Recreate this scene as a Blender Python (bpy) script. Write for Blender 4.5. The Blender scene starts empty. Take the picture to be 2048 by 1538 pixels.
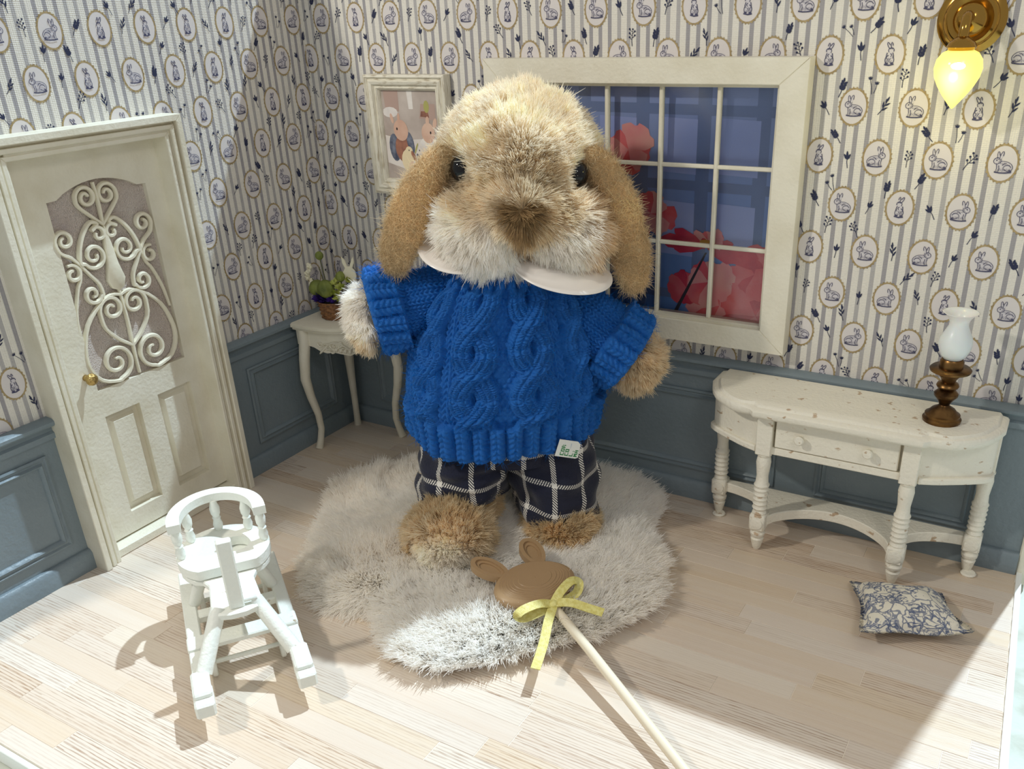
import bpy, math, random
import numpy as np
from mathutils import Vector, Matrix
random.seed(7); rng = np.random.default_rng(7)
S = bpy.context.scene; C = S.collection; D = bpy.data
PI = math.pi
def lin(r, g, b):
    f = lambda c: (c/255/12.92) if c/255 <= .04045 else ((c/255+.055)/1.055)**2.4
    return (f(r), f(g), f(b))

# ---------------------------------------------------------------- camera, world, sun, lamps, exposure
cam_data = D.cameras.new('camera'); cam = D.objects.new('camera', cam_data); C.objects.link(cam); S.camera = cam
cx, cy, cz = Vector((.864, .503, -.034)), Vector((-.200, .404, .893)), Vector((.463, -.764, .449))
cz.normalize(); cx = (cx - cz*cx.dot(cz)).normalized(); cy = cz.cross(cx)
cam.matrix_world = Matrix(((cx.x, cy.x, cz.x, 3.796), (cx.y, cy.y, cz.y, -3.978), (cx.z, cy.z, cz.z, 2.375), (0, 0, 0, 1)))
cam_data.sensor_width = 36; cam_data.lens = 1782.8/2048*36
cam_data.shift_x = -(1076.3-1024)/2048; cam_data.shift_y = (905.8-769)/2048
cam_data.clip_start = .05; cam_data.clip_end = 200
S.unit_settings.scale_length = .1            # a doll's-house room: one unit is ten centimetres

w = D.worlds.new('world'); S.world = w; w.use_nodes = True
w.node_tree.nodes['Background'].inputs[0].default_value = (.95, .95, .95, 1)
w.node_tree.nodes['Background'].inputs[1].default_value = .42
def light(name, kind, loc, target, energy, col, size=.3, **kw):
    l = D.lights.new(name, kind); l.energy = energy; l.color = col
    if kind == 'SUN': l.angle = size
    elif kind == 'AREA': l.shape = 'DISK'; l.size = size
    else: l.shadow_soft_size = size
    o = D.objects.new(name, l); C.objects.link(o); o.location = loc
    o.rotation_euler = (Vector(target)-Vector(loc)).to_track_quat('-Z', 'Y').to_euler()
    for k, v in kw.items(): setattr(l, k, v)
    return o
light('ceiling_spot', 'SPOT', (6.2, 11.3, 25.1), (1.6, -2.0, 0), 40000, (.70, .87, 1.0), .22, spot_size=math.radians(24), spot_blend=.1)
light('downlight_front', 'SPOT', (-.6, -4.6, 4.8), (2.3, -.8, .6), 520, (1.0, .95, .84), .16, spot_size=math.radians(75), spot_blend=.6)
light('fill_side', 'AREA', (5.6, -4.4, 5.2), (1.2, -1.0, .8), 42, (1.0, .97, .90), 1.2)  # broad soft fill, added from the right to lift the left wall and door
S.view_settings.view_transform = 'Standard'; S.view_settings.look = 'None'
S.view_settings.gamma = 1; S.view_settings.use_curve_mapping = False
S.view_settings.exposure = 0.0
S.cycles.max_bounces = 18; S.cycles.diffuse_bounces = 12      # pale fur needs many bounces

# ---------------------------------------------------------------- materials
def mat(name, col, rough=.6, metal=0., bump=None, noise=None, spec=.5, **kw):
    """col linear rgb. noise=(col2, scale, lo, hi[, stretch]) blends; bump=(scale,strength,dist)"""
    m = D.materials.new(name); m.use_nodes = True; nt = m.node_tree; n = nt.nodes; L = nt.links
    b = n['Principled BSDF']; b.inputs['Roughness'].default_value = rough; b.inputs['Metallic'].default_value = metal
    b.inputs['Specular IOR Level'].default_value = spec
    b.inputs['Base Color'].default_value = (*col, 1)
    tc = n.new('ShaderNodeTexCoord')
    if noise:
        t = n.new('ShaderNodeTexNoise'); t.inputs['Scale'].default_value = noise[1]; t.inputs['Detail'].default_value = 5
        mp = n.new('ShaderNodeMapping'); L.new(tc.outputs['Object'], mp.inputs[0]); L.new(mp.outputs[0], t.inputs['Vector'])
        if len(noise) > 4: mp.inputs['Scale'].default_value = noise[4]
        r = n.new('ShaderNodeValToRGB'); r.color_ramp.elements[0].position = noise[2]; r.color_ramp.elements[1].position = noise[3]
        r.color_ramp.elements[0].color = (*col, 1); r.color_ramp.elements[1].color = (*noise[0], 1)
        L.new(t.outputs[0], r.inputs[0]); L.new(r.outputs[0], b.inputs['Base Color'])
    if bump:
        t2 = n.new('ShaderNodeTexNoise'); t2.inputs['Scale'].default_value = bump[0]; t2.inputs['Detail'].default_value = 4
        L.new(tc.outputs['Object'], t2.inputs['Vector'])
        bp = n.new('ShaderNodeBump'); bp.inputs['Strength'].default_value = bump[1]; bp.inputs['Distance'].default_value = bump[2]
        L.new(t2.outputs[0], bp.inputs['Height']); L.new(bp.outputs[0], b.inputs['Normal'])
    for k, v in kw.items(): b.inputs[k].default_value = v
    return m
class NT:
    def __init__(s, m): s.m = m; s.nt = m.node_tree; s.n = s.nt.nodes; s.L = s.nt.links; s.b = s.n['Principled BSDF']
    def math(s, op, a, b=None, c=None, clamp=False):
        k = s.n.new('ShaderNodeMath'); k.operation = op; k.use_clamp = clamp
        for i, v in enumerate((a, b, c)):
            if v is None: continue
            if isinstance(v, (int, float)): k.inputs[i].default_value = v
            else: s.L.new(v, k.inputs[i])
        return k.outputs[0]
    def mix(s, f, a, b):
        k = s.n.new('ShaderNodeMix'); k.data_type = 'RGBA'
        for i, v in ((0, f), (6, a), (7, b)):
            if isinstance(v, (int, float)): k.inputs[i].default_value = v
            elif isinstance(v, tuple): k.inputs[i].default_value = (*v, 1)
            else: s.L.new(v, k.inputs[i])
        return k.outputs[2]
    def pos(s):
        g = s.n.new('ShaderNodeNewGeometry'); x = s.n.new('ShaderNodeSeparateXYZ'); s.L.new(g.outputs['Position'], x.inputs[0]); return x.outputs, g
    def noise(s, scale, vec=None, stretch=None, detail=4):
        t = s.n.new('ShaderNodeTexNoise'); t.inputs['Scale'].default_value = scale; t.inputs['Detail'].default_value = detail
        if vec is not None:
            if stretch:
                mp = s.n.new('ShaderNodeMapping'); mp.inputs['Scale'].default_value = stretch; s.L.new(vec, mp.inputs[0]); vec = mp.outputs[0]
            s.L.new(vec, t.inputs['Vector'])
        return t.outputs[0]

M = {}
CREAM = lin(228, 223, 206)
M['cream'] = mat('cream_paint', CREAM, .5, bump=(60, .25, .01), noise=(lin(216, 209, 188), 5, .4, .7))
M['distressed'] = mat('distressed_cream_paint', lin(232, 227, 212), .6, bump=(70, .4, .01), noise=(lin(186, 162, 134), 19, .650, .70, (1, 1, 1.6)))
M['chair'] = mat('white_chair_paint', lin(232, 234, 226), .5, bump=(60, .3, .01), noise=(lin(160, 135, 100), 14, .70, .74))
M['blue'] = mat('dusty_blue_paint', lin(124, 137, 144), .45, bump=(45, .35, .01), noise=(lin(116, 129, 136), 3, .35, .7))
M['frame'] = mat('whitewashed_wood', lin(226, 221, 205), .55, noise=(lin(172, 158, 132), 22, .5, .72, (1, 9, .6)), bump=(50, .3, .01))
M['brass'] = mat('polished_brass', lin(176, 136, 66), .14, 1.0)
M['bronze'] = mat('aged_bronze', lin(128, 96, 58), .34, 1.0, noise=(lin(70, 50, 32), 14, .4, .65))
M['knob'] = mat('gold_knob', lin(190, 160, 100), .3, .9, bump=(80, .6, .02))
M['satin'] = mat('white_satin', lin(236, 230, 224), .25, **{'Sheen Weight': .3})
M['dark'] = mat('dark_gap', lin(30, 26, 24), .8)

# ---------------------------------------------------------------- mesh helpers
def link(o, parent=None):
    C.objects.link(o)
    if parent is not None:
        o.parent = parent
        pm = Matrix.Translation(parent.location) if parent.type == 'EMPTY' else Matrix.Identity(4)
        o.matrix_parent_inverse = pm.inverted()
    return o
def tag(o, label=None, cat=None, group=None, kind=None):
    for k, v in (('label', label), ('category', cat), ('group', group), ('kind', kind)):
        if v: o[k] = v
    return o
def thing(name, loc, label, cat, group=None):
    o = D.objects.new(name, None); C.objects.link(o); o.location = loc; o.empty_display_size = .05
    return tag(o, label, cat, group)
class MB:
    def __init__(s): s.v = []; s.f = []; s.m = []
    def add(s, vs, fs, mi=0):
        k = len(s.v); s.v += [tuple(p) for p in vs]; s.f += [tuple(i+k for i in f) for f in fs]; s.m += [mi]*len(fs); return s
    def box(s, lo, hi, bev=0., T=None, mi=0):
        (x0, y0, z0), (x1, y1, z1) = lo, hi
        T = T or (lambda p: p)
        if bev <= 0:
            vs = [(x, y, z) for z in (z0, z1) for y in (y0, y1) for x in (x0, x1)]
            fs = [(0, 2, 3, 1), (4, 5, 7, 6), (0, 1, 5, 4), (2, 6, 7, 3), (0, 4, 6, 2), (1, 3, 7, 5)]
            return s.add([T(p) for p in vs], fs, mi)
        b = min(bev, .49*(x1-x0), .49*(y1-y0), .49*(z1-z0)); vs = []; idx = {}
        for i, x in enumerate((x0, x1)):
            for j, y in enumerate((y0, y1)):
                for k, z in enumerate((z0, z1)):
                    sx, sy, sz = 1-2*i, 1-2*j, 1-2*k
                    for a, p in (('x', (x, y+sy*b, z+sz*b)), ('y', (x+sx*b, y, z+sz*b)), ('z', (x+sx*b, y+sy*b, z))):
                        idx[i, j, k, a] = len(vs); vs.append(T(p))
        I = lambda *t: idx[t]; fs = []
        for i in (0, 1): fs.append([I(i, 0, 0, 'x'), I(i, 1, 0, 'x'), I(i, 1, 1, 'x'), I(i, 0, 1, 'x')][::1 if i else -1])
        for j in (0, 1): fs.append([I(0, j, 0, 'y'), I(1, j, 0, 'y'), I(1, j, 1, 'y'), I(0, j, 1, 'y')][::-1 if j else 1])
        for k in (0, 1): fs.append([I(0, 0, k, 'z'), I(1, 0, k, 'z'), I(1, 1, k, 'z'), I(0, 1, k, 'z')][::1 if k else -1])
        for i in (0, 1):
            for j in (0, 1): fs.append([I(i, j, 0, 'x'), I(i, j, 1, 'x'), I(i, j, 1, 'y'), I(i, j, 0, 'y')])
            for k in (0, 1): fs.append([I(i, 0, k, 'x'), I(i, 1, k, 'x'), I(i, 1, k, 'z'), I(i, 0, k, 'z')])
        for j in (0, 1):
            for k in (0, 1): fs.append([I(0, j, k, 'y'), I(1, j, k, 'y'), I(1, j, k, 'z'), I(0, j, k, 'z')])
        for i in (0, 1):
            for j in (0, 1):
                for k in (0, 1): fs.append([I(i, j, k, 'x'), I(i, j, k, 'y'), I(i, j, k, 'z')])
        return s.add(vs, fs, mi)
    def tube(s, pts, r, n=8, cap=True, flat=1.0, up=None, mi=0):
        pts = [Vector(p) for p in pts]; N = len(pts); r = [r]*N if isinstance(r, (int, float)) else r
        vs = []; ref = Vector(up) if up else None; prev = None
        for i, p in enumerate(pts):
            t = (pts[min(i+1, N-1)]-pts[max(i-1, 0)]).normalized()
            if ref is not None: a = ref - t*ref.dot(t)
            elif prev is None:
                q = Vector((0, 0, 1)) if abs(t.z) < .9 else Vector((1, 0, 0)); a = q - t*q.dot(t)
            else: a = prev - t*prev.dot(t)
            a.normalize(); prev = a; b = t.cross(a)
            for k in range(n):
                th = 2*PI*(k+.5)/n; vs.append(p + a*(r[i]*flat*math.cos(th)) + b*(r[i]*math.sin(th)))
        fs = [(i*n+k, i*n+(k+1) % n, (i+1)*n+(k+1) % n, (i+1)*n+k) for i in range(N-1) for k in range(n)]
        if cap: fs += [tuple(range(n))[::-1], tuple((N-1)*n+k for k in range(n))]
        return s.add(vs, fs, mi)
    def lathe(s, prof, org=(0, 0, 0), axis=(0, 0, 1), n=20, mi=0, sx=1.0, xdir=None):
        """prof: (h, r) along axis"""
        ax = Vector(axis).normalized(); q = Vector(xdir) if xdir else (Vector((1, 0, 0)) if abs(ax.x) < .9 else Vector((0, 1, 0)))
        a = (q-ax*q.dot(ax)).normalized(); b = ax.cross(a); o = Vector(org); vs = []
        for h, r in prof:
            for k in range(n):
                th = 2*PI*k/n; vs.append(o+ax*h+a*(r*sx*math.cos(th))+b*(r*math.sin(th)))
        N = len(prof)
        fs = [(i*n+k, i*n+(k+1) % n, (i+1)*n+(k+1) % n, (i+1)*n+k) for i in range(N-1) for k in range(n)]
        fs += [tuple(range(n))[::-1], tuple((N-1)*n+k for k in range(n))]
        return s.add(vs, fs, mi)
    def ell(s, c, r, n=14, m=8, R=None, mi=0):
        vs = [];
        for i in range(m+1):
            ph = PI*i/m
            for k in range(n):
                th = 2*PI*k/n; p = Vector((r[0]*math.sin(ph)*math.cos(th), r[1]*math.sin(ph)*math.sin(th), r[2]*math.cos(ph)))
                if R: p = R @ p
                vs.append(Vector(c)+p)
        fs = [(i*n+k, (i+1)*n+k, (i+1)*n+(k+1) % n, i*n+(k+1) % n) for i in range(m) for k in range(n)]
        return s.add(vs, fs, mi)
    def prism(s, poly, h0, h1, T, mi=0, bev=0.):
        """poly 2-D ccw; T(u,v,h)->xyz"""
        n = len(poly)
        if bev:
            inn = []
            for i in range(n):
                a, b, c = Vector(poly[i-1]), Vector(poly[i]), Vector(poly[(i+1) % n])
                e1 = (b-a).normalized(); e2 = (c-b).normalized(); nn = Vector((-(e1.y+e2.y), e1.x+e2.x))
                nn = nn.normalized() if nn.length > 1e-6 else Vector((0, 0)); inn.append(tuple(b+nn*bev))
            rings = [(inn, h0), (poly, h0+bev), (poly, h1-bev), (inn, h1)]
        else: rings = [(poly, h0), (poly, h1)]
        vs = [T(u, v, h) for pl, h in rings for u, v in pl]
        fs = [(k*n+i, k*n+(i+1) % n, (k+1)*n+(i+1) % n, (k+1)*n+i) for k in range(len(rings)-1) for i in range(n)]
        K = (len(rings)-1)*n
        fs += [tuple(range(n))[::-1], tuple(K+i for i in range(n))]
        return s.add(vs, fs, mi)
    def ring(s, outer, inner, h0, h1, T, mi=0):
        """frame between two 2-D loops of equal count"""
        n = len(outer); vs = [T(u, v, h) for pl, h in ((outer, h0), (outer, h1), (inner, h1), (inner, h0)) for u, v in pl]; fs = []
        for k in range(4):
            for i in range(n): fs.append((k*n+i, k*n+(i+1) % n, ((k+1) % 4)*n+(i+1) % n, ((k+1) % 4)*n+i))
        return s.add(vs, fs, mi)
    def grid(s, P, wrapu=False, wrapv=False, mi=0):
        """P array (nu,nv,3)"""
        nu, nv = P.shape[:2]; vs = P.reshape(-1, 3).tolist(); fs = []
        for i in range(nu if wrapu else nu-1):
            for j in range(nv if wrapv else nv-1):
                fs.append((i*nv+j, ((i+1) % nu)*nv+j, ((i+1) % nu)*nv+(j+1) % nv, i*nv+(j+1) % nv))
        return s.add(vs, fs, mi)
    def build(s, name, mats, parent=None, smooth=False, kind=None, label=None, fix=True):
        me = D.meshes.new(name); me.from_pydata(s.v, [], s.f)
        for m in (mats if isinstance(mats, (list, tuple)) else [mats]): me.materials.append(M[m] if isinstance(m, str) else m)
        if len(me.materials) > 1: me.polygons.foreach_set('material_index', s.m)
        if fix:
            import bmesh
            bm = bmesh.new(); bm.from_mesh(me); bmesh.ops.recalc_face_normals(bm, faces=bm.faces); bm.to_mesh(me); bm.free()
        if smooth is True: me.polygons.foreach_set('use_smooth', [True]*len(me.polygons))
        elif smooth:
            me.polygons.foreach_set('use_smooth', [True]*len(me.polygons)); me.set_sharp_from_angle(angle=math.radians(smooth))
        me.update()
        o = D.objects.new(name, me); link(o, parent)
        if kind: o['kind'] = kind
        if label: o['label'] = label
        return o
def gridmesh(name, P, material, parent=None, wrapu=False, uv=None, kind=None):
    """fast numpy grid mesh (nu,nv,3); wrapu closes the first axis"""
    nu, nv = P.shape[:2]; iu = np.arange(nu if wrapu else nu-1); jv = np.arange(nv-1)
    I, J = np.meshgrid(iu, jv, indexing='ij'); a = I*nv+J; b = ((I+1) % nu)*nv+J
    F = np.stack([a, b, b+1, a+1], -1).reshape(-1, 4)
    me = fastmesh(name, P.reshape(-1, 3), F)
    if uv is not None:
        l = me.uv_layers.new(name='UVMap'); U = uv.reshape(-1, 2)[F.reshape(-1)]
        l.data.foreach_set('uv', U.astype(np.float32).ravel())
    me.materials.append(M[material] if isinstance(material, str) else material)
    o = D.objects.new(name, me); link(o, parent)
    if kind: o['kind'] = kind
    return o
def fastmesh(name, V, F):
    me = D.meshes.new(name); k = F.shape[1]
    me.vertices.add(len(V)); me.vertices.foreach_set('co', np.asarray(V, np.float32).ravel())
    me.loops.add(F.size); me.loops.foreach_set('vertex_index', F.astype(np.int32).ravel())
    me.polygons.add(len(F)); me.polygons.foreach_set('loop_start', (np.arange(len(F))*k).astype(np.int32))
    me.polygons.foreach_set('use_smooth', np.ones(len(F), bool)); me.update(calc_edges=True); me.validate()
    return me
def catmull(P, n=8, closed=False):
    P = [np.array(p, float) for p in P]; N = len(P); out = []
    for i in range(N if closed else N-1):
        g = lambda k: P[k % N] if closed else P[min(max(k, 0), N-1)]
        a, b, c, d = g(i-1), g(i), g(i+1), g(i+2)
        for t in np.arange(n)/n: out.append(.5*((2*b)+(c-a)*t+(2*a-5*b+4*c-d)*t*t+(3*b-a-3*c+d)*t**3))
    if not closed: out.append(P[-1])
    return out
def surfnet(f, lo, hi, h):
    """naive surface nets of f<0 (numpy)"""
    ax = [np.arange(lo[i], hi[i]+h, h) for i in range(3)]
    X, Y, Z = np.meshgrid(*ax, indexing='ij'); V = f(X, Y, Z); s = V < 0
    nx, ny, nz = V.shape; acc = np.zeros((nx-1, ny-1, nz-1, 3)); cnt = np.zeros((nx-1, ny-1, nz-1))
    for d in range(3):
        sl0 = [slice(None)]*3; sl1 = [slice(None)]*3; sl0[d] = slice(0, -1); sl1[d] = slice(1, None)
        v0, v1 = V[tuple(sl0)], V[tuple(sl1)]; cr = (v0 < 0) != (v1 < 0); t = np.where(cr, v0/np.where(cr, v0-v1, 1), 0)
        P = np.stack([A[tuple(sl0)] for A in (X, Y, Z)], -1).copy(); P[..., d] += t*h; P *= cr[..., None]
        o = [k for k in range(3) if k != d]
        for i in (0, 1):
            for j in (0, 1):
                sl = [slice(None)]*3
                for kk, q in zip(o, (i, j)): sl[kk] = slice(q, q+V.shape[kk]-1)
                acc += P[tuple(sl)]; cnt += cr[tuple(sl)]
    m = cnt > 0; idx = -np.ones(m.shape, int); idx[m] = np.arange(m.sum()); pts = acc[m]/cnt[m][:, None]; F = []
    for d in range(3):
        o = [k for k in range(3) if k != d]; sl0 = [slice(1, -1)]*3; sl1 = [slice(1, -1)]*3; sl0[d] = slice(0, -1); sl1[d] = slice(1, None)
        a, b = s[tuple(sl0)], s[tuple(sl1)]; I = np.argwhere(a != b); fl = b[a != b]
        base = I.copy(); base[:, o[0]] += 1; base[:, o[1]] += 1
        q = []
        for (i, j) in ((0, 0), (-1, 0), (-1, -1), (0, -1)):
            c = base.copy(); c[:, o[0]] += i; c[:, o[1]] += j; q.append(idx[c[:, 0], c[:, 1], c[:, 2]])
        q = np.stack(q, 1); flip = fl if d != 1 else ~fl
        q[flip] = q[flip][:, ::-1]; F.append(q)
    return pts, np.concatenate(F)
def nrm(a): return a/np.maximum(np.linalg.norm(a, axis=-1, keepdims=True), 1e-9)
def sample(V, F, n):
    a, b, c, d = (V[F[:, i]] for i in range(4)); ar = np.linalg.norm(np.cross(c-a, d-b), axis=1); k = rng.choice(len(F), n, p=ar/ar.sum())
    u, v = rng.random((n, 1)), rng.random((n, 1)); N = nrm(np.cross(c-a, d-b))[k]
    return (a[k]*(1-u)+b[k]*u)*(1-v)+(d[k]*(1-u)+c[k]*u)*v, N
def sdnoise(P, sc, seed=0):
    """cheap smooth vector noise from sums of sines"""
    r = np.random.default_rng(seed); out = np.zeros(P.shape)
    for k in range(5):
        A = r.normal(size=(3, 3))*sc*(.6+.35*k); out += np.sin(P @ A + r.random(3)*6.28)/(1+.35*k)
    return out/2.2
def hairmat(name, rough=.55):
    m = D.materials.new(name); m.use_nodes = True; t = NT(m); a = t.n.new('ShaderNodeAttribute'); a.attribute_name = 'tint'
    t.L.new(a.outputs['Color'], t.b.inputs['Base Color']); t.b.inputs['Roughness'].default_value = rough
    t.b.inputs['Specular IOR Level'].default_value = .12
    tr = t.n.new('ShaderNodeBsdfTranslucent'); t.L.new(a.outputs['Color'], tr.inputs[0]); mx = t.n.new('ShaderNodeMixShader'); mx.inputs[0].default_value = .5
    t.L.new(t.b.outputs[0], mx.inputs[1]); t.L.new(tr.outputs[0], mx.inputs[2]); t.L.new(mx.outputs[0], t.n['Material Output'].inputs[0]); return m
M['hair'] = hairmat('fur_fibre')
def fur(name, P, Dv, Ln, col, rad, parent, seg=4, curl=.15, gravity=0., label=None, clump=0, ck=.6, nrm_=None):
    """P roots (n,3) Dv unit dirs, Ln lengths, col (n,3) linear colour"""
    n = len(P); hc = D.hair_curves.new(name); hc.add_curves([seg]*n)
    t = np.linspace(0, 1, seg)[None, :, None]; bend = rng.normal(size=(n, 1, 3))*curl; bend[..., 2] -= gravity
    Q = P[:, None, :]+Ln[:, None, None]*(Dv[:, None, :]*t+bend*t**2)
    if clump:
        from mathutils import kdtree
        ci = rng.choice(n, clump, replace=False); kd = kdtree.KDTree(clump)
        for i, p in enumerate(P[ci]): kd.insert(p, i)
        kd.balance(); near = ci[np.array([kd.find(p)[1] for p in P.tolist()])]
        tip = Q[near, -1]; ww = ck*np.clip(rng.normal(.85, .3, n), 0, 1.2)[:, None, None]*t**1.5; Q = Q+(tip[:, None, :]-Q[:, -1:, :])*ww
    hc.attributes['position'].data.foreach_set('vector', Q.astype(np.float32).ravel())
    ra = hc.attributes.get('radius') or hc.attributes.new('radius', 'FLOAT', 'POINT')
    ra.data.foreach_set('value', (np.ones((n, 1))*rad*np.array([1]+[.9]*(seg-2)+[.25])[None, :]).astype(np.float32).ravel())
    ca = hc.attributes.new('tint', 'FLOAT_COLOR', 'CURVE'); ca.data.foreach_set('color', np.concatenate([np.clip(col, 0, 1), np.ones((n, 1))], 1).astype(np.float32).ravel())
    if nrm_ is None: nrm_ = Dv
    na_ = hc.attributes.new('root_normal', 'FLOAT_VECTOR', 'CURVE'); na_.data.foreach_set('vector', nrm_.astype(np.float32).ravel())
    hc.materials.append(M['hair']); o = D.objects.new(name, hc); link(o, parent); o['kind'] = 'stuff'
    if label: o['label'] = label
    return o
# ---------------------------------------------------------------- room shell
WH = 3.02; XR = 3.90; YF = -2.89
def wallpaper(axis):
    m = D.materials.new('striped_wallpaper_'+axis); m.use_nodes = True; t = NT(m); xyz, g = t.pos(); u = xyz[0 if axis == 'x' else 1]
    fr = t.math('FRACT', t.math('DIVIDE', u, .0467)); s1 = t.math('LESS_THAN', t.math('ABSOLUTE', t.math('SUBTRACT', fr, .5)), .2)
    fr2 = t.math('FRACT', t.math('DIVIDE', u, .2335)); s2 = t.math('LESS_THAN', fr2, .42)
    grey = t.mix(s2, lin(158, 155, 158), lin(176, 173, 172))
    w1 = t.math('SINE', t.math('MULTIPLY', xyz[2], 900)); w2 = t.math('SINE', t.math('MULTIPLY', u, 700)); nz = t.noise(160, g.outputs['Position'])
    n2 = t.noise(60, g.outputs['Position'], (1, 1, 6) if axis == 'x' else (1, 1, 6))
    base = t.mix(n2, lin(214, 209, 199), lin(232, 228, 219))
    colr = t.mix(s1, base, grey); t.L.new(colr, t.b.inputs['Base Color']); t.b.inputs['Roughness'].default_value = .85
    h = t.math('ADD', t.math('MULTIPLY', t.math('ADD', w1, w2), .2), nz)
    bp = t.n.new('ShaderNodeBump'); bp.inputs['Strength'].default_value = .45; bp.inputs['Distance'].default_value = .004
    t.L.new(h, bp.inputs['Height']); t.L.new(bp.outputs[0], t.b.inputs['Normal']); return m
flat = lambda n, c: mat(n, c, .8)
M['p_oval'] = flat('print_oval_ground', lin(214, 208, 206)); M['p_gold'] = mat('print_gold', lin(172, 152, 112), .6, noise=(lin(150, 130, 90), 60, .4, .6))
M['p_ink'] = flat('print_indigo', lin(70, 70, 98)); M['p_fur'] = flat('print_lavender', lin(202, 197, 202)); M['p_navy'] = flat('print_navy', lin(38, 44, 74))
def stroke(P, w0, w1=None):
    """thin tapered 2-D stroke -> list of quads"""
    w1 = w0 if w1 is None else w1; out = []; N = len(P); L_, R_ = [], []
    for i, p in enumerate(P):
        a, b = np.array(P[max(i-1, 0)]), np.array(P[min(i+1, N-1)]); d = b-a; d = d/(np.hypot(*d)+1e-9); n = np.array([-d[1], d[0]])
        w = w0+(w1-w0)*i/(N-1); L_.append(np.array(p)+n*w/2); R_.append(np.array(p)-n*w/2)
    for i in range(N-1): out.append([R_[i], R_[i+1], L_[i+1], L_[i]])
    return out
def ellp(c, a, b, n=10, rot=0., t0=0, t1=2*PI):
    cs, sn = math.cos(rot), math.sin(rot); full = abs(t1-t0-2*PI) < 1e-6; T = [t0+(t1-t0)*k/(n if full else n-1) for k in range(n)]
    return [(c[0]+a*math.cos(t)*cs-b*math.sin(t)*sn, c[1]+a*math.cos(t)*sn+b*math.sin(t)*cs) for t in T]
def rabbit_a():     # sitting, seen from the side, unit: half height of oval = 1
    fill = [ellp((.10, -.18), .44, .30, 14, -.15), ellp((-.28, .14), .20, .17, 10, .3), ellp((-.14, -.02), .22, .28, 8, .5), ellp((-.10, .42), .07, .24, 8, -.25), ellp((-.26, .42), .06, .22, 8, .12)]
    ink = []
    for e in (ellp((.10, -.18), .44, .30, 18, -.15, -1.4, 2.2), ellp((-.28, .14), .20, .17, 12, .3, 1.0, 6.0), ellp((-.10, .42), .07, .24, 9, -.25), ellp((-.26, .42), .06, .22, 9, .12),
              ellp((.26, -.26), .20, .18, 9, 0, .3, 3.6), [(-.3, -.0), (-.26, -.25), (-.30, -.44)], [(-.18, -.1), (-.14, -.3), (-.18, -.46)], [(.0, -.1), (.1, .02), (.22, .02)], [(.12, -.3), (.2, -.38), (.34, -.4)]):
        ink += stroke(e, .035, .02)
    for k in range(9): ink += stroke([(-.22+k*.085, -.42+.02*(k % 3)), (-.17+k*.085, -.28+.03*(k % 2))], .022, .008)
    for k in range(6): ink += stroke([(-.12+k*.09, .05-.02*k), (-.06+k*.09, -.04-.015*k)], .02, .008)
    for k in range(4): ink += stroke([(-.24+.03*k, .05+.05*k), (-.15+.03*k, .02+.05*k)], .022, .01)
    ink += [ellp((-.32, .17), .035, .04, 6)]; ink += stroke([(-.36, -.46), (-.1, -.50), (.2, -.50), (.5, -.46)], .07, .05)
    ink += stroke([(.36, -.34), (.5, -.42), (.42, -.47)], .09, .05)
    return fill, ink
def rabbit_b():     # upright, washing its face
    fill = [ellp((0, -.28), .24, .26, 12), ellp((.02, .0), .17, .22, 8), ellp((.04, .22), .15, .14, 10), ellp((-.10, .46), .06, .20, 8, .5), ellp((.06, .46), .05, .18, 8, .15)]
    ink = []
    for e in (ellp((0, -.28), .24, .26, 14, 0, 1.9, 7.2), ellp((.04, .22), .15, .14, 10, 0, -.4, 3.9), ellp((-.10, .46), .06, .20, 8, .5), ellp((.06, .46), .05, .18, 8, .15), [(-.16, .1), (-.2, -.1), (-.14, -.24)], [(.14, .1), (.2, -.08), (.16, -.2)], [(.02, .06), (.1, -.02), (.04, -.12)]):
        ink += stroke(e, .045, .03)
    for k in range(7): ink += stroke([(-.18+.03*k, -.40+.07*(k % 3)), (-.10+.04*k, -.30+.07*(k % 3))], .024, .01)
    ink += stroke([(-.26, -.52), (0, -.56), (.26, -.5)], .08, .06); ink += [ellp((-.14, -.46), .1, .05, 7), ellp((.14, -.44), .1, .05, 7)]
    return fill, ink
RAB = [rabbit_a(), rabbit_b()]
def leaf(c, ang, l, w):
    d = np.array([math.cos(ang), math.sin(ang)]); n = np.array([-d[1], d[0]]); c = np.array(c)
    return [c, c+d*l*.35-n*w/2, c+d*l*.75-n*w*.35, c+d*l, c+d*l*.75+n*w*.35, c+d*l*.35+n*w/2]
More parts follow.
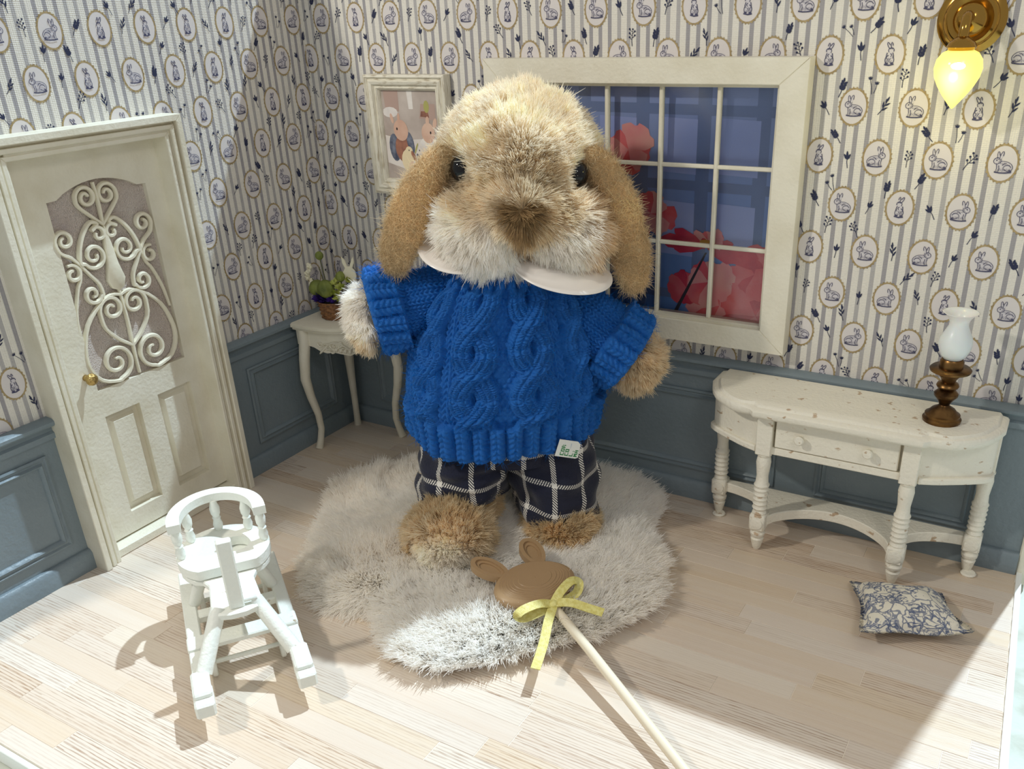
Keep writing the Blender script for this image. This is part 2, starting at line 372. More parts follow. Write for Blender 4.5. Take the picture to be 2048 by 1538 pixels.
def sprig(kind):
    out = []
    st = [(0, -1), (.06, -.4), (.0, .2), (-.08, .8)]
    if kind == 0:      # opposite leaves
        out += stroke(st, .09, .05)
        for k, z in enumerate((-.1, .2, .5)): out += [leaf((.03, z-.1), .9, .55, .3), leaf((.0, z-.1), 2.2, .55, .3)]
        out += [leaf((-.05, .6), 1.7, .55, .26)]
    elif kind == 1:    # berries
        out += stroke(st, .08, .05)
        for z, s in ((-.3, 1), (-.1, -1), (.15, 1), (.35, -1), (.6, 1)): out += stroke([(.02, z), (s*.3, z+.22)], .06); out.append(ellp((s*.34, z+.3), .12, .12, 7))
        out.append(ellp((-.08, .88), .11, .11, 7))
    elif kind == 2:    # long feather leaves
        out += stroke(st, .08, .05)
        for z, s, l in ((-.5, 1, .8), (-.2, -1, .75), (.1, 1, .7), (.35, -1, .6)): out.append(leaf((.02, z), 1.57-s*.5, l, .2))
        out.append(leaf((-.05, .5), 1.7, .7, .2))
    elif kind == 3:    # umbels
        for bx, bz, top, tz in ((0, -1, -.3, .5), (.2, -.9, .45, .0)):
            out += stroke([(bx, bz), ((bx+top)/2+.05, (bz+tz)/2), (top, tz)], .06, .05)
            for a in (-.9, -.45, 0, .45, .9): out += stroke([(top, tz), (top+.3*math.sin(a), tz+.25*math.cos(a)+.06)], .09, .05)
            out.append(ellp((top, tz+.05), .2, .08, 7))
    else:              # three leaf bud
        out += stroke([(0, -1), (.05, -.3), (0, .1)], .08, .06); out += [leaf((0, -.1), 1.1, .8, .28), leaf((0, -.1), 2.1, .75, .28), leaf((0, .1), 1.6, .8, .26)]
    return out
SPR = [sprig(k) for k in range(5)]
def paper_print(mb, T, u0, u1, z0, z1, ub, seed, holes=()):
    """oval medallions on a half-drop lattice and sprigs between them; T(u,z,h)"""
    r = random.Random(seed); pu, pz = .2335, .1935
    inc = [0]
    def put(poly, mi, h, c, sc, ang=0., fl=1):
        inc[0] = (inc[0]+1) % 60; h += inc[0]*.000004
        cs, sn = math.cos(ang), math.sin(ang); pts = []
        for p in poly:
            x, z = p[0]*sc*fl, p[1]*sc; U, Z = c[0]+x*cs-z*sn, c[1]+x*sn+z*cs
            pts.append((min(max(U, u0), u1), min(max(Z, z0), z1)))
        if max(p[0] for p in pts)-min(p[0] for p in pts) < 1e-4 or max(p[1] for p in pts)-min(p[1] for p in pts) < 1e-4: return
        mb.add([T(a, b, h) for a, b in pts], [tuple(range(len(pts)))], mi)
    k = int((z0-1.96)/pz)-1
    while 1.96+k*pz < z1+.1:
        zc = 1.96+k*pz; off = ub+(pu/2 if k % 2 else 0); j = int((u0-off)/pu)-1
        while off+j*pu < u1+.1:
            uc = off+j*pu; j += 1; c = (uc, zc)
            seen = not any(a < uc < b and e < zc < d for a, b, e, d in holes)
            if u0-.06 < uc < u1+.06 and z0-.08 < zc < z1+.08 and seen:
                put(ellp((0, 0), .052, .067, 26), 1, .0010, c, 1)
                O_, I_ = ellp((0, 0), .0575, .0725, 26), ellp((0, 0), .0505, .0655, 26)
                for i in range(26): put([O_[i], O_[(i+1) % 26], I_[(i+1) % 26], I_[i]], 2, .0014, c, 1)
                for i in range(26): put(ellp(O_[i], .0032, .0042, 5), 2, .0015, c, 1)
                q = r.random(); fl, ik = RAB[0 if q < .72 else 1]; sg = 1 if r.random() < .5 else -1
                for i, e in enumerate(fl): put(e, 4, .0013+i*.00025, c, .069, 0, sg)
                for i, e in enumerate(ik): put(e, 3, .0030+i*.00001, c, .069, 0, sg)
            for (du, dz) in ((pu/2, r.uniform(-.01, .02)), (pu*.27, pz*.5+r.uniform(-.02, .02)), (-pu*.24, pz*.46+r.uniform(-.02, .02))):
                s = SPR[r.randrange(5)]; cc = (uc+du+r.uniform(-.006, .006), zc+dz); an = r.uniform(-.7, .7); sc = r.uniform(.031, .038); fl_ = r.choice((-1, 1))
                if dz > .06 and r.random() < .38: continue
                if not (u0 < cc[0] < u1 and z0 < cc[1] < z1) or any(a < cc[0] < b and e < cc[1] < d for a, b, e, d in holes): continue
                for i, e in enumerate(s): put(e, 5, .0020+i*.00002, cc, sc, an, fl_)
        k += 1
PM = lambda a: [wallpaper(a), 'p_oval', 'p_gold', 'p_ink', 'p_fur', 'p_navy']
WX0, WX1, WZ0, WZ1 = 1.305, 2.655, .99, 2.045      # window opening
mb = MB()
for lo, hi in (((0, 0, 0), (XR, .12, WZ0)), ((0, 0, WZ1), (XR, .12, WH)), ((0, 0, WZ0), (WX0, .12, WZ1)), ((WX1, 0, WZ0), (XR, .12, WZ1))): mb.box(lo, hi)
paper_print(mb, lambda u, z, h: (u, -h, z), .002, XR-.002, .80, WH-.01, 2.944-.2335*12, 11, [(1.22, 2.77, .89, 2.15), (.45, .93, 1.49, 2.06)])
mb.build('wall_back', PM('x'), None, fix=False, kind='structure')
DY0, DY1, DZ1 = -1.872, -1.072, 1.895              # door opening
mb = MB()
for lo, hi in (((-.12, YF, 0), (0, DY0, WH)), ((-.12, DY1, 0), (0, .12, WH)), ((-.12, DY0, DZ1), (0, DY1, WH))): mb.box(lo, hi)
paper_print(mb, lambda u, z, h: (h, u, z), YF+.002, -.002, .80, WH-.01, -.775-.2335*12, 5, [(-1.95, -1.03, 0, 1.96)])
mb.build('wall_left', PM('y'), None, fix=False, kind='structure')
# cream board that finishes the free end of the back wall
o = MB().box((XR, -.03, -.05), (XR+.05, .13, WH), .006).build('trim_1', 'cream'); tag(o, kind='structure')

# wainscot: boards, chair rail, baseboard, picture mouldings
RAIL = [(0, .70), (.030, .70), (.030, .725), (.018, .735), (.018, .755), (.045, .762), (.055, .772), (.055, .786), (.04, .797), (.0, .80)]
BASE = [(0, 0), (.04, 0), (.04, .085), (.030, .10), (.022, .105), (0, .105)]
def strip(prof, a, b, along, name, matn='blue', kind='structure', parent=None):
    mb = MB(); P = []
    for t in (a, b): P.append([((d, t, z) if along == 'y' else (t, -d, z)) for d, z in prof])
    n = len(prof); vs = P[0]+P[1]; mb.add(vs, [(i, (i+1) % n, (i+1) % n+n, i+n) for i in range(n)]+[tuple(range(n)), tuple(range(n, 2*n))])
    o = mb.build(name, matn, parent, smooth=40)
    if kind: o['kind'] = kind
    return o
def moulding(a0, a1, z0, z1, along, parent):
    """raised mitred frame moulding; four lengths, one part each"""
    prof = [(0, 0), (0, .022), (.010, .026), (.018, .018), (.026, .018), (.034, .030), (.044, .022), (.050, .008), (.050, 0)]
    C4 = [(a0, z0), (a1, z0), (a1, z1), (a0, z1)]; D4 = [(1, 1), (-1, 1), (-1, -1), (1, -1)]
    for k in range(4):
        mb = MB(); vs = []
        for q in (k, (k+1) % 4):
            for o_, h in prof:
                u, z = C4[q][0]+D4[q][0]*o_, C4[q][1]+D4[q][1]*o_
                vs.append((h, u, z) if along == 'y' else (u, -h, z))
        n = len(prof); mb.add(vs, [(i, (i+1) % n, (i+1) % n+n, i+n) for i in range(n)]+[tuple(range(n)), tuple(range(n, 2*n))])
        mb.build('panel_moulding', 'blue', parent, smooth=40)
TL0, TL1 = -1.965, -1.012                           # outer edges of the door casing
def wains(name, lo, hi): return tag(MB().box(lo, hi).build(name, 'blue'), kind='structure')
p = wains('wall_back_wainscot', (0, -.012, 0), (XR, 0, .76))
for a0, a1 in ((.25, .96), (1.16, 2.77), (2.97, 3.68)): moulding(a0, a1, .165, .615, 'x', p)
pl = wains('wall_left_wainscot', (0, TL1, 0), (.012, -.012, .76)); moulding(-.83, -.17, .165, .625, 'y', pl)
pl2 = wains('wall_left_wainscot', (0, YF, 0), (.012, TL0, .76)); moulding(-2.76, -2.03, .165, .635, 'y', pl2)
strip(RAIL, 0, XR, 'x', 'trim_2'); strip(BASE, 0, XR, 'x', 'baseboard_back')
strip(RAIL, TL1, -.0, 'y', 'trim_3'); strip(BASE, TL1, 0, 'y', 'baseboard_left')
strip(RAIL, YF, TL0+.0, 'y', 'trim_4'); strip(BASE, YF, TL0, 'y', 'baseboard_left')

# floor: slab and single printed planks
def plankmat():
    m = D.materials.new('limed_plank'); m.use_nodes = True; t = NT(m); xyz, g = t.pos(); oi = t.n.new('ShaderNodeObjectInfo'); rnd = oi.outputs['Random']
    jit = t.math('MULTIPLY', rnd, 37.0); cmb = t.n.new('ShaderNodeCombineXYZ'); t.L.new(t.math('ADD', xyz[0], jit), cmb.inputs[0]); t.L.new(xyz[1], cmb.inputs[1]); t.L.new(jit, cmb.inputs[2])
    big = t.noise(4, cmb.outputs[0], (.35, 9, 1), 3); fine = t.noise(30, cmb.outputs[0], (.12, 3.2, 1), 2); grain = t.noise(60, cmb.outputs[0], (.3, 4, 1), 3)
    r2 = t.math('FRACT', t.math('MULTIPLY', rnd, 7.31)); r3 = t.math('FRACT', t.math('MULTIPLY', rnd, 13.7))
    base = t.mix(r2, lin(212, 192, 166), lin(218, 209, 198)); base = t.mix(t.math('MULTIPLY', r3, .55), base, lin(206, 186, 168))
    base = t.mix(t.math('MULTIPLY', t.math('SUBTRACT', big, .35, None, True), .9), base, lin(220, 211, 200))
    ln = t.math('SINE', t.math('MULTIPLY', t.math('ADD', xyz[1], t.math('MULTIPLY', fine, .018)), 2*PI/.0135))
    ln = t.math('GREATER_THAN', ln, .45); amt = t.math('MULTIPLY', ln, t.math('MULTIPLY', t.math('SUBTRACT', t.math('FRACT', t.math('MULTIPLY', rnd, 3.3)), .12, None, True), .95))
    amt = t.math('MULTIPLY', amt, t.math('MULTIPLY', t.math('SUBTRACT', grain, .25, None, True), 2.2, None, True))
    c = t.mix(amt, base, lin(136, 96, 58)); t.L.new(c, t.b.inputs['Base Color'])
    t.b.inputs['Roughness'].default_value = .38; t.b.inputs['Specular IOR Level'].default_value = .4
    bp = t.n.new('ShaderNodeBump'); bp.inputs['Strength'].default_value = .25; bp.inputs['Distance'].default_value = .003
    t.L.new(grain, bp.inputs['Height']); t.L.new(bp.outputs[0], t.b.inputs['Normal']); return m
M['plank'] = plankmat(); M['slab'] = mat('pale_floor_base', lin(236, 226, 212), .7); M['edge'] = mat('white_edge_strip', lin(236, 238, 234), .4)
def xright(y): return XR+.004+.043*(-y)
fl = MB(); fl.add([(0, 0, -.0018), (xright(0), 0, -.0018), (xright(YF), YF, -.0018), (0, YF, -.0018), (0, 0, -.07), (xright(0), 0, -.07), (xright(YF), YF, -.07), (0, YF, -.07)],
    [(0, 3, 2, 1), (4, 5, 6, 7), (0, 1, 5, 4), (1, 2, 6, 5), (2, 3, 7, 6), (3, 0, 4, 7)])
floor = fl.build('floor', 'slab', kind='structure')
r = random.Random(3); y = 0.; row = 0
while y > YF+.02:
    y1 = max(y-.1004, YF); x = -r.uniform(.1, .9)
    if row == 10: x = 2.515-.9*3
    while x < 4.1:
        L_ = r.choice((.62, .82, .9, .9, 1.02)); x0, x1 = max(x, 0), x+L_; xe = min(x1, xright(y1)-.004, )
        if xe-x0 > .04:
            hz = r.uniform(-.0006, .0006)
            MB().box((x0+.0012, y1+.0002, -.006+hz), (xe-.0012, y-.0002, hz), .0008).build('plank', 'plank', floor)
        x = x1
    y = y1; row += 1
e = .022
o = MB().add([(xright(0), -.0, -.07), (xright(YF), YF-e, -.07), (xright(YF)+e+.01, YF-e, -.07), (xright(0)+e, 0, -.07), (xright(0), -.0, .012), (xright(YF), YF-e, .012), (xright(YF)+e+.01, YF-e, .012), (xright(0)+e, 0, .012)],
    [(0, 1, 2, 3), (4, 7, 6, 5), (0, 4, 5, 1), (1, 5, 6, 2), (2, 6, 7, 3), (3, 7, 4, 0)]).build('trim_5', 'edge', kind='structure')
o = MB().box((-.12, YF-.026, -.07), (xright(YF)-.0, YF-.006, .002), .003).build('trim_6', 'edge', kind='structure')

# the display surface the room stands on, and the shop floor far below
M['marble'] = mat('pale_green_white_stone', lin(200, 205, 194), .5, noise=(lin(186, 190, 176), 7, .5, .62), bump=(5, .5, .03))
o = MB().box((-3, -6, -.35), (7, .35, -.075), .02).build('display_plinth', 'marble'); tag(o, 'pale greenish white stone slab the room setting stands on, seen beyond its right edge', 'display stand')
o = MB().box((-20, -20, -8.1), (24, 20, -8)).build('ground', mat('brown_shop_floor', lin(96, 74, 52), .6)); tag(o, kind='structure')

# ---------------------------------------------------------------- door_1
T_l = lambda u, v, h: (h, u, v)
door = D.objects.new('door_1', None); C.objects.link(door); door.location = (0, -1.47, 0); door['kind'] = 'structure'
def casing(steps):
    # stepped casing: nested U frames (two jamb boards and a head board as one part each side)
    for nm, poly in (('casing_board', lambda o_, i: [(TL0+o_, 0), (TL0+i, 0), (TL0+i, 1.98-i), (TL0+o_, 1.98-o_)]), ('casing_board', lambda o_, i: [(TL1-i, 0), (TL1-o_, 0), (TL1-o_, 1.98-o_), (TL1-i, 1.98-i)]),
                     ('casing_head', lambda o_, i: [(TL0+o_, 1.98-o_), (TL0+i, 1.98-i), (TL1-i, 1.98-i), (TL1-o_, 1.98-o_)])):
        mb = MB()
        for o_, i, h in steps: mb.prism(poly(o_, i), 0, h, T_l, bev=.004)
        mb.build(nm, 'cream', door)
casing([(0, .030, .125), (.030, .042, .098), (.042, .062, .115), (.062, .072, .088), (.072, .092, .105)])
# jamb lining, threshold
for lo, hi in (((-.02, DY1-.004, 0), (.10, DY1+.03, DZ1)), ((-.02, DY0-.03, 0), (.10, DY0+.004, DZ1)), ((-.02, DY0, DZ1-.004), (.10, DY1, DZ1+.03))): MB().box(lo, hi, .003).build('jamb', 'cream', door)
MB().box((-.02, DY0, 0), (.075, DY1, .048), .006).build('threshold', 'cream', door)
MB().box((-.10, DY0-.02, 0), (-.085, DY1+.02, DZ1)).build('backing', 'dark', door)
# leaf: stile and rails with opening for glass and two raised panels
LY0, LY1, LZ0, LZ1 = DY0+.012, DY1-.022, .058, DZ1-.008; LC = (LY0+LY1)/2; HX = .012
GY0, GY1, GZ0 = -1.700, -1.196, .822
leafp = []
def arch(n=12):
    P = [(GY1, 1.69), (GY1-.045, 1.692)]
    for k in range(n+1):
        t = k/n; u = GY1-.05-(GY1-GY0-.10)*t; P.append((u, 1.694+.056*math.sin(PI*t)**.8))
    P += [(GY0+.045, 1.692), (GY0, 1.69)]; return P
mb = MB(); A = arch()
mb.box((-.04, LY0, LZ0), (HX, GY0, LZ1)).box((-.04, GY1, LZ0), (HX, LY1, LZ1))
mb.box((-.04, GY0, .69), (HX, GY1, GZ0)).box((-.04, GY0, LZ0), (HX, GY1, .168)).box((-.04, -1.508, .168), (HX, -1.400, .69))
vs = [(HX, u, v) for u, v in A]+[(HX, u, LZ1) for u, v in A]+[(-.04, u, v) for u, v in A]+[(-.04, u, LZ1) for u, v in A]; n = len(A)
mb.add(vs, [(i, i+1, n+i+1, n+i) for i in range(n-1)]+[(i, 2*n+i, 2*n+i+1, i+1) for i in range(n-1)]+[(n+i, n+i+1, 3*n+i+1, 3*n+i) for i in range(n-1)])
leafo = mb.build('door_leaf', 'cream', door)
for a0, a1 in ((GY0+.0, -1.508), (-1.400, GY1)):
    T = T_l; out = [(a0, .165), (a1, .165), (a1, .692), (a0, .692)]; inn = [(a0+.028, .20), (a1-.028, .20), (a1-.028, .657), (a0+.028, .657)]; top = [(a0+.040, .212), (a1-.040, .212), (a1-.040, .645), (a0+.040, .645)]
    mb = MB(); mb.add([T(u, v, -.022) for u, v in out]+[T(u, v, -.018) for u, v in inn]+[T(u, v, .002) for u, v in top],
        [(0, 1, 5, 4), (1, 2, 6, 5), (2, 3, 7, 6), (3, 0, 4, 7), (4, 5, 9, 8), (5, 6, 10, 9), (6, 7, 11, 10), (7, 4, 8, 11), (8, 9, 10, 11)]); mb.build('door_panel', 'cream', leafo)
M['frost'] = mat('frosted_door_glass', lin(238, 226, 218), .24, bump=(170, 1.0, .02), spec=.7, noise=(lin(226, 208, 198), 3, .3, .7), **{'Transmission Weight': .0, 'Coat Weight': .4})
MB().box((-.035, GY0-.01, GZ0-.01), (-.012, GY1+.01, 1.765)).build('door_glass', 'frost', leafo)
def sp(c, r0, r1, a0, turns, n=22, sgn=1):
    return [(c[0]+(r0+(r1-r0)*k/n)*math.cos(a0+sgn*turns*2*PI*k/n), c[1]+(r0+(r1-r0)*k/n)*math.sin(a0+sgn*turns*2*PI*k/n)) for k in range(n+1)]
M['resin'] = mat('cream_resin_scroll', lin(232, 226, 205), .35, bump=(40, .2, .01))
mb = MB()
def scr(P, w=.0092, both=True):
    P2 = [tuple(p) for p in catmull([(*p,) for p in P], 4 if len(P) < 12 else 3)]
    for s in ((1, -1) if both else (1,)):
        mb.tube([(.004, LC+.016+s*p[0], p[1]) for p in P2], [w*(.8+.35*math.sin(PI*min(1, .15+i/len(P2)*.8))) for i in range(len(P2))], 6, flat=1.5, up=(1, 0, 0))
scr([(0, 1.552), (.05, 1.60), (.098, 1.65)]+sp((.052, 1.68), .050, .012, .1, 1.45))
scr([(0, 1.552), (.004, 1.64), (0, 1.738)], .008, False)
scr(sp((.034, 1.515), .012, .036, .6, -1.0, 16)[::1]+[(.03, 1.56), (.062, 1.572), (.105, 1.535), (.14, 1.475), (.156, 1.41)]+sp((.082, 1.428), .060, .014, -.5, -1.45, 22))
scr([(.158, 1.40), (.190, 1.44), (.232, 1.47)]+sp((.204, 1.52), .046, .012, -.4, 1.3, 18))
scr([(.158, 1.40), (.175, 1.34), (.20, 1.30), (.235, 1.20), (.25, 1.10)], .007)
scr(sp((.203, 1.372), .014, .042, 1.8, -1.1, 16))
scr([(.158, 1.40), (.125, 1.35), (.092, 1.30), (.085, 1.25)]+sp((.135, 1.262), .045, .012, 3.5, 1.2, 18))
scr([(.0, 1.225), (.05, 1.235), (.12, 1.205), (.20, 1.13), (.24, 1.03), (.244, .94), (.20, .862), (.12, .832)]+sp((.105, .925), .088, .014, -1.7, -1.5, 30), .0095)
scr([(0, .975), (.06, 1.02), (.115, 1.09), (.125, 1.15)]+sp((.062, 1.172), .062, .014, .1, 1.4, 22), .0095)
scr([(0, 1.26), (.004, 1.1), (0, .975), (-.002, .90), (0, .832)], .008, False)
mb.prism([(0, 1.245), (.032, 1.262), (.045, 1.30), (.028, 1.37), (.018, 1.46), (0, 1.555), (-.018, 1.46), (-.028, 1.37), (-.045, 1.30), (-.032, 1.262)], -.012, .016, lambda u, v, h: (h, LC+.016+u, v), bev=.004)
mb.build('scrollwork', 'resin', leafo, smooth=50, label='cream cast scroll grille of hearts and curls')
MB().lathe([(0, .016), (.012, .014), (.022, .012), (.030, .022), (.042, .029), (.054, .027), (.062, .016), (.065, .002)], (HX, -1.742, .905), (1, 0, 0), 18).build('door_knob', 'knob', leafo, smooth=True, label='round pitted gold knob')

# ---------------------------------------------------------------- window_1
T_b = lambda u, v, h: (u, -h, v)
win = D.objects.new('window_1', None); C.objects.link(win); win.location = (1.98, 0, 1.5); win['kind'] = 'structure'
FX0, FX1, FZ0, FZ1 = 1.205, 2.774, .885, 2.152
C4 = [(FX0, FZ0), (FX1, FZ0), (FX1, FZ1), (FX0, FZ1)]; I4 = [(WX0, WZ0), (WX1, WZ0), (WX1, WZ1), (WX0, WZ1)]
for k in range(4):
    a, b = C4[k], C4[(k+1) % 4]; c, d = I4[(k+1) % 4], I4[k]
    MB().prism([a, b, c, d], 0, .08, T_b, bev=.004).build('window_frame', 'cream', win)
C5 = [(WX0, WZ0), (WX1, WZ0), (WX1, WZ1), (WX0, WZ1)]
mb = MB(); mb.ring(C5, [(WX0+.012, WZ0+.012), (WX1-.012, WZ0+.012), (WX1-.012, WZ1-.012), (WX0+.012, WZ1-.012)], -.02, .05, T_b); mb.build('inner_bead', 'cream', win)
VX = [1.575, 1.845, 2.115, 2.385]; HZ = [1.345, 1.70]
for x in VX: MB().box((x-.0095, -.034, WZ0+.01), (x+.0095, -.006, WZ1-.01), .004).build('glazing_bar', 'cream', win)
for z in HZ: MB().box((WX0+.01, -.031, z-.009), (WX1-.01, -.009, z+.009), .004).build('glazing_bar', 'cream', win)
def clearglass():
    m = D.materials.new('window_glass'); m.use_nodes = True; n = m.node_tree.nodes; L = m.node_tree.links; n.remove(n['Principled BSDF'])
    tr = n.new('ShaderNodeBsdfTransparent'); tr.inputs[0].default_value = (1, 1, 1, 1); gl = n.new('ShaderNodeBsdfGlossy'); gl.inputs['Roughness'].default_value = .12
    fr = n.new('ShaderNodeFresnel'); fr.inputs[0].default_value = 1.5; mx = n.new('ShaderNodeMixShader')
    L.new(fr.outputs[0], mx.inputs[0]); L.new(tr.outputs[0], mx.inputs[1]); L.new(gl.outputs[0], mx.inputs[2]); L.new(mx.outputs[0], n['Material Output'].inputs[0]); return m
M['glass'] = clearglass()
xs = [WX0]+VX+[WX1]; zs = [WZ0]+HZ+[WZ1]
for i in range(5):
    for j in range(3): MB().box((xs[i]+.004, -.014, zs[j]+.004), (xs[i+1]-.004, -.012, zs[j+1]-.004)).build('pane', 'glass', win)
# printed garden view behind the panes: flat artwork
M['v_sky'] = mat('view_blue', lin(40, 78, 150), .9, noise=(lin(62, 96, 165), 2.2, .35, .7))
def vgrad():
    m = D.materials.new('view_ground'); m.use_nodes = True; t = NT(m); xyz, g = t.pos(); z = xyz[2]
    f = t.math('DIVIDE', t.math('SUBTRACT', z, 1.0), 1.05, None, True); n2 = t.noise(2.5, g.outputs['Position']); wv = t.noise(90, g.outputs['Position'], (1, 1, .05), 2)
    c = t.mix(f, lin(84, 150, 226), lin(160, 176, 218)); c = t.mix(t.math('MULTIPLY', n2, .7), c, lin(136, 164, 236)); c = t.mix(t.math('MULTIPLY', wv, .25), c, lin(150, 165, 205))
    t.L.new(c, t.b.inputs['Base Color']); t.b.inputs['Roughness'].default_value = .9; return m
M['v_base'] = vgrad(); M['v_win'] = mat('view_pale_blue', lin(176, 192, 246), .9, noise=(lin(160, 180, 240), 3, .3, .7)); M['v_dark'] = mat('view_dark_blue', lin(118, 140, 188), .9)
M['v_red'] = mat('view_red', lin(238, 92, 104), .9, noise=(lin(244, 130, 136), 9, .4, .65)); M['v_pink'] = mat('view_pink', lin(246, 156, 162), .9, noise=(lin(250, 190, 180), 7, .4, .7)); M['v_deep'] = mat('view_crimson', lin(214, 50, 80), .9, noise=(lin(236, 84, 100), 9, .4, .65)); M['v_stem'] = mat('view_stem', lin(70, 60, 60), .9); M['v_cyan'] = mat('view_cyan', lin(110, 160, 190), .9); M['v_yel'] = mat('view_yellow', lin(226, 176, 80), .9)
mb = MB(); VM = ['v_base', 'v_win', 'v_dark', 'v_red', 'v_pink', 'v_deep', 'v_stem', 'v_cyan', 'v_yel']
mb.box((WX0-.02, .03, WZ0-.02), (WX1+.02, .05, WZ1+.02), mi=0)
def vp(poly, mi, h): mb.add([(min(max(a, WX0-.02), WX1+.02), .03-h, min(max(b, WZ0-.02), WZ1+.02)) for a, b in poly], [tuple(range(len(poly)))], mi)
for x in (1.42, 1.73, 2.03, 2.33, 2.60):
    vp([(x-.012-.05, .98), (x+.002, .98), (x+.002, 2.06), (x-.062, 2.06)], 2, .0008)
for z in (1.95, 1.62, 1.10): vp([(1.28, z-.03), (2.68, z-.045), (2.68, z), (1.28, z+.015)], 2, .001)
for i, x in enumerate((1.30, 1.48, 1.78, 2.08, 2.37)):
    for z0, z1 in ((1.66, 1.90), (1.28, 1.53)): vp([(x, z0), (x+.19, z0-.008), (x+.19, z1-.008), (x, z1)], 1, .0014)
rv = random.Random(9)
def bloom(c, r, mi, n=9, h=.002, sq=1., rot=0., ragged=.25):
    for k in range(n):
        a = rot+2*PI*k/n+rv.uniform(-.2, .2); l = r*rv.uniform(.75, 1.1); w_ = 2.2*l*math.sin(PI/n)+.01; d = (math.cos(a), math.sin(a)*sq); n_ = (-d[1], d[0])
        P = [(c[0], c[1])]+[(c[0]+d[0]*l*s+n_[0]*w_*t, c[1]+d[1]*l*s+n_[1]*w_*t) for s, t in ((.5, -.42), (.85, -.5), (.98, -.3), (.93, -.1), (1.0, .12), (.94, .3), (.84, .5), (.5, .42))]
        vp(P, mi if k % 3 else {3: 5, 5: 3, 4: 3}.get(mi, mi), h+k*.00008)
bloom((1.93, 1.75), .13, 4, 8, .002); bloom((1.90, 1.40), .14, 3, 9, .003); bloom((2.05, 1.46), .13, 4, 9, .0034, .9)
bloom((2.42, 1.05), .16, 4, 9, .002); bloom((2.60, 1.02), .20, 3, 10, .003); bloom((2.25, 1.12), .10, 3, 8, .0036, .9); bloom((2.36, 1.16), .13, 4, 9, .004, .9); bloom((2.58, 1.22), .13, 3, 9, .0032)
vp([(2.335, 1.30), (2.345, 1.30), (2.20, .98), (2.18, .98)], 6, .0046)
bloom((2.345, 1.36), .10, 4, 9, .0050, .45); 
for a, l, w_ in ((2.55, .20, .07), (3.0, .24, .08), (3.3, .17, .06), (-.15, .26, .07), (-.35, .30, .08), (-.6, .17, .06), (.35, .14, .05), (1.9, .07, .05)):
    d = (math.cos(a), math.sin(a)*.62); n_ = (-d[1], d[0]); c = (2.34, 1.325); vp([c]+[(c[0]+d[0]*l*s+n_[0]*w_*t, c[1]+d[1]*l*s+n_[1]*w_*t) for s, t in ((.4, -.4), (.8, -.45), (1, -.1), (.95, .15), (.8, .42), (.4, .35))], 5, .0056+abs(a)*.0001)
vp(ellp((2.335, 1.35), .03, .012, 8), 8, .0066)
mb.build('garden_view', VM, win, fix=False, label='printed view of blue buildings and red cosmos flowers')
# ---------------------------------------------------------------- framed picture on the back wall
pf = thing('picture_frame', (.69, -.02, 1.77), 'whitewashed wooden picture frame with a photo of two dressed rabbit dolls, on the back wall', 'picture')
PX0, PX1, PZ0, PZ1 = .430, .952, 1.472, 2.078
prof = [(0, 0), (0, .058), (.012, .064), (.022, .050), (.034, .062), (.048, .056), (.056, .040), (.066, .044), (.074, .036), (.080, .018), (.080, 0)]
C4 = [(PX0, PZ0), (PX1, PZ0), (PX1, PZ1), (PX0, PZ1)]; D4 = [(1, 1), (-1, 1), (-1, -1), (1, -1)]
for k in range(4):
    vs = []
    for q in (k, (k+1) % 4):
        for o_, h in prof: vs.append((C4[q][0]+D4[q][0]*o_, -h-.002, C4[q][1]+D4[q][1]*o_))
    n = len(prof); MB().add(vs, [(i, (i+1) % n, (i+1) % n+n, i+n) for i in range(n)]+[tuple(range(n)), tuple(range(n, 2*n))]).build('frame_side', 'frame', pf, smooth=35)
F = lambda n_, c, c2=None, s=6: mat(n_, lin(*c), .7, noise=(lin(*c2), s, .35, .7) if c2 else None)
pm = [F('photo_ground', (196, 184, 176), (158, 142, 134), 5), F('photo_pale', (222, 214, 208), (206, 196, 190)), F('photo_rose', (176, 150, 140)), F('photo_peach', (218, 186, 166), (198, 156, 136), 7), F('photo_blue', (120, 126, 142), (62, 66, 86), 30),
      F('photo_brown', (166, 112, 90), (120, 78, 66), 22), F('photo_white', (230, 224, 218), (206, 198, 196), 12), F('photo_ink', (34, 26, 30)), F('photo_green', (168, 164, 96)), F('photo_cream', (226, 208, 172))]
mb = MB(); mb.box((PX0+.07, -.020, PZ0+.07), (PX1-.07, -.012, PZ1-.07))
ac = [0]
def pp(poly, mi, s=1.0):
    ac[0] += .00006; mb.add([(.512+min(max(u, 0), 1)*.360, -.0203-ac[0], 1.552+min(max(v, 0), 1)*.446) for u, v in poly], [tuple(range(len(poly)))], mi)
pp([(0, .0), (1, 0), (1, .42), (.7, .47), (.3, .45), (0, .5)], 1); pp([(0, 0), (1, 0), (.9, .15), (.3, .12), (0, .18)], 0)
pp([(.05, .78), (.3, .77), (.3, 1), (.03, 1)], 2); pp([(.48, .8), (.56, .8), (.56, 1), (.46, 1)], 6); pp([(.66, .7), (.95, .68), (.95, .86), (.7, .86)], 2); pp(ellp((.13, .76), .14, .06, 12), 6)
pp([(.68, .72), (.84, .71), (.82, .78), (.70, .78)], 5); pp(ellp((.80, .83), .05, .07, 9), 8)
